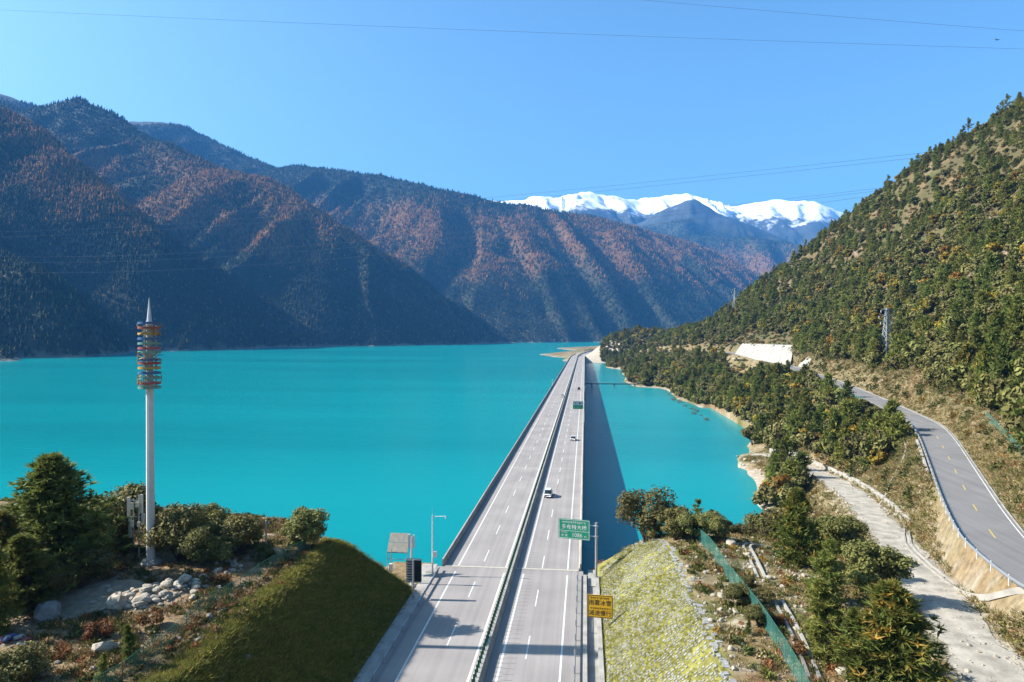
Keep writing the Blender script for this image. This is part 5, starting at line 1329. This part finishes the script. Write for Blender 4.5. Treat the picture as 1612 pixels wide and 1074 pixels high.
# a tinted leaf material for scattered ground plants and the far forest
def tint_mat(name, transl=.2):
    m, n, p, out = principled(name)
    a = n.nodes.new("ShaderNodeAttribute"); a.attribute_type = 'INSTANCER'; a.attribute_name = "tint"
    l = n.nodes.new("ShaderNodeAttribute"); l.attribute_name = "leaf"
    mr = n.nodes.new("ShaderNodeMapRange"); mr.inputs[3].default_value = .5; mr.inputs[4].default_value = 1.15; n.links.new(l.outputs["Fac"], mr.inputs[0])
    vm = n.nodes.new("ShaderNodeVectorMath"); vm.operation = 'SCALE'; n.links.new(a.outputs["Color"], vm.inputs[0]); n.links.new(mr.outputs[0], vm.inputs["Scale"])
    n.links.new(vm.outputs[0], p.inputs["Base Color"]); p.inputs["Roughness"].default_value = .8; p.inputs["Specular IOR Level"].default_value = .1
    tr = n.nodes.new("ShaderNodeBsdfTranslucent"); n.links.new(vm.outputs[0], tr.inputs[0]); ms = n.nodes.new("ShaderNodeMixShader"); ms.inputs[0].default_value = transl
    n.links.new(p.outputs[0], ms.inputs[1]); n.links.new(tr.outputs[0], ms.inputs[2]); n.links.new(ms.outputs[0], out.inputs[0]); return m
M_TINT = tint_mat("tinted_leaves"); M_FAR = tint_mat("far_needles", .1)
def tuft(seed, nb=22, h=.45, sp=.3, w=.035):
    g = np.random.default_rng(seed); b = g.normal(0, sp, (nb, 3)) * np.array((1, 1, 0)); t = b * 1.5 + g.normal(0, sp * .5, (nb, 3)); t[:, 2] = h * g.uniform(.5, 1.2, nb)
    s = unit(np.cross(t - b, g.normal(0, 1, (nb, 3)))) * w; return tri_mesh("tuft", np.stack([b - s, b + s, t], 1), g.random(nb), M_TINT)
def shrublet(seed, nb=70):
    g = np.random.default_rng(seed); v = unit(g.normal(0, 1, (nb, 3))); v[:, 2] = np.abs(v[:, 2]); P = v * (g.random(nb) ** .4)[:, None] * np.array((.5, .5, .42)); a = unit(g.normal(0, 1, (nb, 3))); b = unit(np.cross(a, v + .01)); s = .11
    return tri_mesh("shrublet", np.stack([P - b * s, P + b * s, P + (a + v) * s * 1.3], 1), g.random(nb), M_TINT)
TUFTS = [(tuft(1),), (tuft(2, 26, .35, .36),), (shrublet(3),), (shrublet(4),)]
def palette(n_, cols, wts):
    k = RNG.choice(len(cols), n_, p=np.array(wts) / sum(wts)); return np.array(cols)[k] * RNG.uniform(.8, 1.2, (n_, 1))
# right plateau and banks
n_ = 36000; X = RNG.uniform(2, 78, n_); Y = RNG.uniform(34, 210, n_); H = Hgrid(X, Y)
dp, _, _, _ = polyline_near(X, Y, PAVED[::3]); dt, _, _, _ = polyline_near(X, Y, TRACK[::3])
k = (H > -6) & (dp > 5.6) & (dt > 3.6 + RNG.random(n_) * 2.5) & (X > cut_edge(Y) + .6) & (fbm(X / 3, Y / 3, 91, 3) + RNG.normal(0, .3, n_) > -.05)
X, Y, H = X[k], Y[k], H[k]; n_ = len(X)
sc = RNG.uniform(.5, 1.3, n_) ; idx = np.where(RNG.random(n_) < .72, RNG.integers(0, 2, n_), RNG.integers(2, 4, n_))
scatter("dry_grass", np.stack([X, Y, H], -1), sc, RNG.uniform(0, 6.28, n_), idx, TUFTS, palette(n_, [(.34, .26, .12), (.15, .15, .035), (.30, .13, .05), (.09, .11, .03), (.36, .22, .05)], [4, 3.4, 1.5, 2.2, .6]))
# verges of the paved road and the track
def verge(L, n_, a, b):
    i = RNG.integers(1, len(L) - 1, n_); d = L[i + 1] - L[i - 1]; d = d / np.hypot(d[:, 0], d[:, 1])[:, None]; o_ = RNG.uniform(a, b, n_) * RNG.choice((-1, 1), n_); j = RNG.normal(0, 1.0, (n_, 2))
    return L[i, 0] + d[:, 1] * o_ + j[:, 0], L[i, 1] - d[:, 0] * o_ + j[:, 1]
xa, ya = verge(PAVED[:230], 21000, 4.6, 15); xd, yd = verge(PAVED[:120], 7000, 4.5, 9.5); xa = np.r_[xa, xd]; ya = np.r_[ya, yd]; xb, yb = verge(TRACK, 3500, 4.2, 8.5); X = np.r_[xa, xb]; Y = np.r_[ya, yb]; H = land_right(X, Y)
dp, _, _, _ = polyline_near(X, Y, PAVED[::3]); dt, _, _, _ = polyline_near(X, Y, TRACK[::3]); k = (dp > 4.5) & (dt > 3.4) & (H > -7) & (X > 20); X, Y, H = X[k], Y[k], H[k]; n_ = len(X)
scatter("verge_grass", np.stack([X, Y, H], -1), RNG.uniform(.5, 1.5, n_), RNG.uniform(0, 6.28, n_), np.where(RNG.random(n_) < .75, RNG.integers(0, 2, n_), RNG.integers(2, 4, n_)), TUFTS, palette(n_, [(.36, .28, .14), (.20, .18, .06), (.26, .15, .06), (.10, .11, .03)], [5, 3, 1, 1.5]))
# loose gravel on the track, its edges and the dry banks
xa, ya = verge(TRACK, 2600, .2, 6.5); xb, yb = verge(PAVED[:140], 1800, 5.5, 13); xc_ = RNG.uniform(11, 40, 1800); yc_ = RNG.uniform(45, 106, 1800); X = np.r_[xa, xb, xc_]; Y = np.r_[ya, yb, yc_]; H = land_right(X, Y)
dp, _, _, _ = polyline_near(X, Y, PAVED[::3]); dt, _, _, _ = polyline_near(X, Y, TRACK[::3]); k = (dp > 4.6) & (H > -7.6) & (X > cut_edge(Y) + .4) & ((dt > 2.2) | (RNG.random(len(X)) < .25)); X, Y, H = X[k], Y[k], H[k]; n_ = len(X)
scatter("loose_gravel", np.stack([X, Y, H + .06], -1), np.minimum(.32, .05 + RNG.gamma(1.4, .055, n_)), RNG.uniform(0, 6.28, n_), RNG.integers(0, 4, n_), [(q,) for q in ROCKS[:4]])
# stone-faced cutting: grass between the stones
n_ = 15000; Y = RNG.uniform(30, 107, n_); X = 2.4 + (cut_edge(Y) - 2.4) * RNG.random(n_); H = land_right(X, Y)
k = fbm(X / 3.5, Y / 3.5, 95, 3) + RNG.normal(0, .25, n_) > -.22; X, Y, H = X[k], Y[k], H[k]; n_ = len(X)
scatter("slope_grass", np.stack([X, Y, H], -1), RNG.uniform(.2, .5, n_), RNG.uniform(0, 6.28, n_), RNG.integers(0, 2, n_), TUFTS, palette(n_, [(.33, .31, .06), (.42, .37, .11), (.21, .23, .04)], [4, 3, 2]))
# shaded left cutting and plateau
n_ = 26000; Y = RNG.uniform(42, 108, n_); X = RNG.uniform(-34.5, -24.8, n_); H = land_left(X, Y); k = H > -.4; X, Y, H = X[k], Y[k], H[k]; n_ = len(X)
scatter("cutting_grass", np.stack([X, Y, H], -1), RNG.uniform(.4, .95, n_), RNG.uniform(0, 6.28, n_), RNG.integers(0, 2, n_), TUFTS, palette(n_, [(.24, .24, .05), (.38, .31, .08), (.17, .19, .04)], [4, 3, 3]))
n_ = 15000; Y = RNG.uniform(44, 112, n_); X = RNG.uniform(-92, -33, n_); H = land_left(X, Y); k = (H > -6) & (fbm(X / 4, Y / 4, 99, 3) + RNG.normal(0, .3, n_) > .05) & (((X + 52) / 16) ** 2 + ((Y - 66) / 6) ** 2 > .5); X, Y, H = X[k], Y[k], H[k]; n_ = len(X)
scatter("plateau_grass", np.stack([X, Y, H], -1), RNG.uniform(.5, 1.25, n_), RNG.uniform(0, 6.28, n_), np.where(RNG.random(n_) < .7, RNG.integers(0, 2, n_), RNG.integers(2, 4, n_)), TUFTS, palette(n_, [(.32, .22, .10), (.12, .12, .035), (.27, .12, .05), (.08, .095, .03)], [4, 3, 2, 2]))
# undergrowth on the hillside
n_ = 26000; X = RNG.uniform(55, 420, n_); Y = RNG.uniform(110, 900, n_); H = Hgrid(X, Y); dp, _, _, _ = polyline_near(X, Y, PAVED[::3]); dt, _, _, _ = polyline_near(X, Y, TRACK[::3])
k = (H > -5) & (dp > 6) & (dt > 5); X, Y, H = X[k], Y[k], H[k]; n_ = len(X)
scatter("undergrowth", np.stack([X, Y, H], -1), RNG.uniform(1.4, 3.6, n_), RNG.uniform(0, 6.28, n_), RNG.integers(2, 4, n_), TUFTS, palette(n_, [(.085, .09, .025), (.15, .10, .035), (.22, .14, .03), (.06, .075, .02)], [4, 3, 1, 3]))

# stones set in rows in the right-hand cutting; flat coping stones along the crests
M_SET = mat("set_stone", (.33, .325, .31), .9, .25, 1.5, .4, bscale=8)
st = MB(); rs = random.Random(9)
for yy in np.arange(34, 106.6, .46):
    xe = float(cut_edge(np.array([yy]))[0])
    xr = np.arange(2.6, xe - .1, .33) + rs.uniform(-.12, .12); yr = yy + np.array([rs.uniform(-.07, .07) for _ in xr]); hh = land_right(xr, yr)
    for x_, y_, h_ in zip(xr, yr, hh):
        if rs.random() < .18 + .5 * max(0, float(fbm(x_ / 2.5, y_ / 2.5, 95, 2))): continue
        w = rs.uniform(.07, .13); l = rs.uniform(.10, .18); t = rs.uniform(.04, .09); a = .9 * w
        P = [(x_ - w, y_ - l, h_ - a), (x_ + w, y_ - l, h_ + a), (x_ + w, y_ + l, h_ + a), (x_ - w, y_ + l, h_ - a)]
        st.add([(q[0] + .05, q[1], q[2] - .06) for q in P] + [(q[0] - t * .6, q[1] * .0 + (q[1] - y_) * .8 + y_, q[2] + t) for q in P], [(4, 5, 6, 7), (0, 1, 5, 4), (1, 2, 6, 5), (2, 3, 7, 6), (3, 0, 4, 7)])
o = st.build("facing_stones", M_SET, terr); o["kind"] = "stuff"
def coping(line, gfun, par, n0):
    for (x_, y_) in line:
        z_ = gfun(x_, y_); w, l, t = rs.uniform(.18, .36), rs.uniform(.22, .42), rs.uniform(.04, .08)
        o = MB().box((0, 0, 0), (w * 2, l * 2, t * 2), rs.uniform(-.25, .25), .9).build("coping_stone", M_SET, par); o.location = (x_, y_, z_ + .02); o.rotation_euler = (rs.uniform(-.1, .1), rs.uniform(-.12, .12), 0)
coping([(float(cut_edge(np.array([y]))[0]) + rs.uniform(-.5, .6), y + rs.uniform(-.3, .3)) for y in np.arange(38, 106, .7)], ground, terr, 0)
cl = []
for y in np.arange(44, 88, .95):
    X = np.linspace(-36, -28, 160); H = land_left(X, np.full(160, y)); d = (-24.6 - X) * 1.13 - H; i = int(np.argmin(np.abs(d - .9))); cl.append((X[i] - .3 + rs.uniform(-.15, .15), y))
coping(cl, ground_l, lh, 0)

# ------------------------------------------------------------------ forest on the far mountains
def far_conifer(seed, slim=1.0):
    g = np.random.default_rng(seed); T = []; L = []
    for t in range(3):
        z0, z1, r_ = .05 + t * .27, .48 + t * .27, (.30 - t * .085) * slim; n = 6; a0 = g.uniform(0, 6)
        for k in range(n):
            a, b = a0 + 2 * np.pi * k / n, a0 + 2 * np.pi * (k + .85) / n; ra, rb = r_ * g.uniform(.75, 1.2), r_ * g.uniform(.75, 1.2)
            T.append([(ra * math.cos(a), ra * math.sin(a), z0 + g.uniform(-.06, .04)), (rb * math.cos(b), rb * math.sin(b), z0 + g.uniform(-.06, .04)), (0, 0, min(1, z1))]); L.append(g.random())
    return tri_mesh("far_conifer", T, L, M_FAR)
FARK = [(far_conifer(k, s),) for k, s in enumerate((1.0, .85, 1.15, .75))]
def mgrid(X, Y):
    i = np.clip(np.searchsorted(mx_, X) - 1, 0, len(mx_) - 2); j = np.clip(np.searchsorted(my_, Y) - 1, 0, len(my_) - 2)
    u = (X - mx_[i]) / (mx_[i + 1] - mx_[i]); v = (Y - my_[j]) / (my_[j + 1] - my_[j])
    return (MH[j, i] * (1 - u) + MH[j, i + 1] * u) * (1 - v) + (MH[j + 1, i] * (1 - u) + MH[j + 1, i + 1] * u) * v
PT = []
for d0, d1, cnt in ((950, 1700, 60000), (1700, 2600, 90000), (2600, 3600, 80000), (3600, 5600, 110000), (5600, 7600, 45000)):
    az = RNG.uniform(-.86 - .107, .62 - .107, cnt); d = np.sqrt(RNG.uniform(d0 ** 2, d1 ** 2, cnt)); X = np.sin(az) * d; Y = np.cos(az) * d
    H = mgrid(X, Y); e = 14.0; gx = (mgrid(X + e, Y) - H) / e; gy = (mgrid(X, Y + e) - H) / e
    face = (-gx * -X - gy * -Y + (CAM_Z - H)) / d                # slope turned to the lake or away
    k = (H > -4) & (face > -.12) & (H < 1470) & (X < 1900) & ~((X > -150) & (Y < 2600)); PT.append(np.stack([X, Y, H, d], -1)[k])
PT = np.concatenate(PT); X, Y, H, d = PT.T; n_ = len(PT)
cv = H - (mgrid(X + 110, Y) + mgrid(X - 110, Y) + mgrid(X, Y + 110) + mgrid(X, Y - 110)) / 4
lz = larch(X, Y, H) * (.25 + .75 * sstep(-16, 8, cv)); nn = fbm(X / 90, Y / 90, 87, 3); rnd = RNG.random(n_)
k = rnd < np.where(d < 1700, .75, .9) * (1 - .3 * sstep(.2, .6, nn)); PT, X, Y, H, d, lz, nn = PT[k], X[k], Y[k], H[k], d[k], lz[k], nn[k]; n_ = len(X)
isl = RNG.random(n_) < lz * .82; yel = (RNG.random(n_) < .10 * sstep(320, 60, H) * (1 + 2 * (nn > .1)))
tint = palette(n_, [(.036, .052, .024), (.042, .056, .025), (.032, .046, .024)], [3, 2, 2])
tint[isl] = palette(int(isl.sum()), [(.37, .165, .045), (.31, .145, .045), (.23, .12, .045)], [3, 3, 2]); tint[yel] = palette(int(yel.sum()), [(.32, .20, .04), (.26, .13, .03)], [2, 1])
hh = RNG.uniform(8, 16, n_) * np.where(yel, .6, 1) * np.where(d > 3600, 1.35, 1) * np.where(d > 5600, 1.3, 1)
scatter("far_forest", np.stack([X, Y, H - .8], -1), hh, RNG.uniform(0, 6.28, n_), RNG.integers(0, 4, n_), FARK, tint)
print("far trees", n_, "wood", int(r.sum()), "single", int(single.sum()))

# ------------------------------------------------------------------ air
hz = MB().box((0, 5200, 1150), (22000, 14000, 2440)).build("haze", None); hz["kind"] = "stuff"
mh = bpy.data.materials.new("haze_air"); mh.use_nodes = True; nn_ = mh.node_tree; nn_.nodes.clear()
ho = nn_.nodes.new("ShaderNodeOutputMaterial"); pv = nn_.nodes.new("ShaderNodeVolumePrincipled"); nn_.links.new(pv.outputs[0], ho.inputs["Volume"])
pv.inputs["Color"].default_value = (.10, .40, 1.0, 1); pv.inputs["Density"].default_value = 5.6e-5; pv.inputs["Anisotropy"].default_value = .0
hz.data.materials.append(mh)
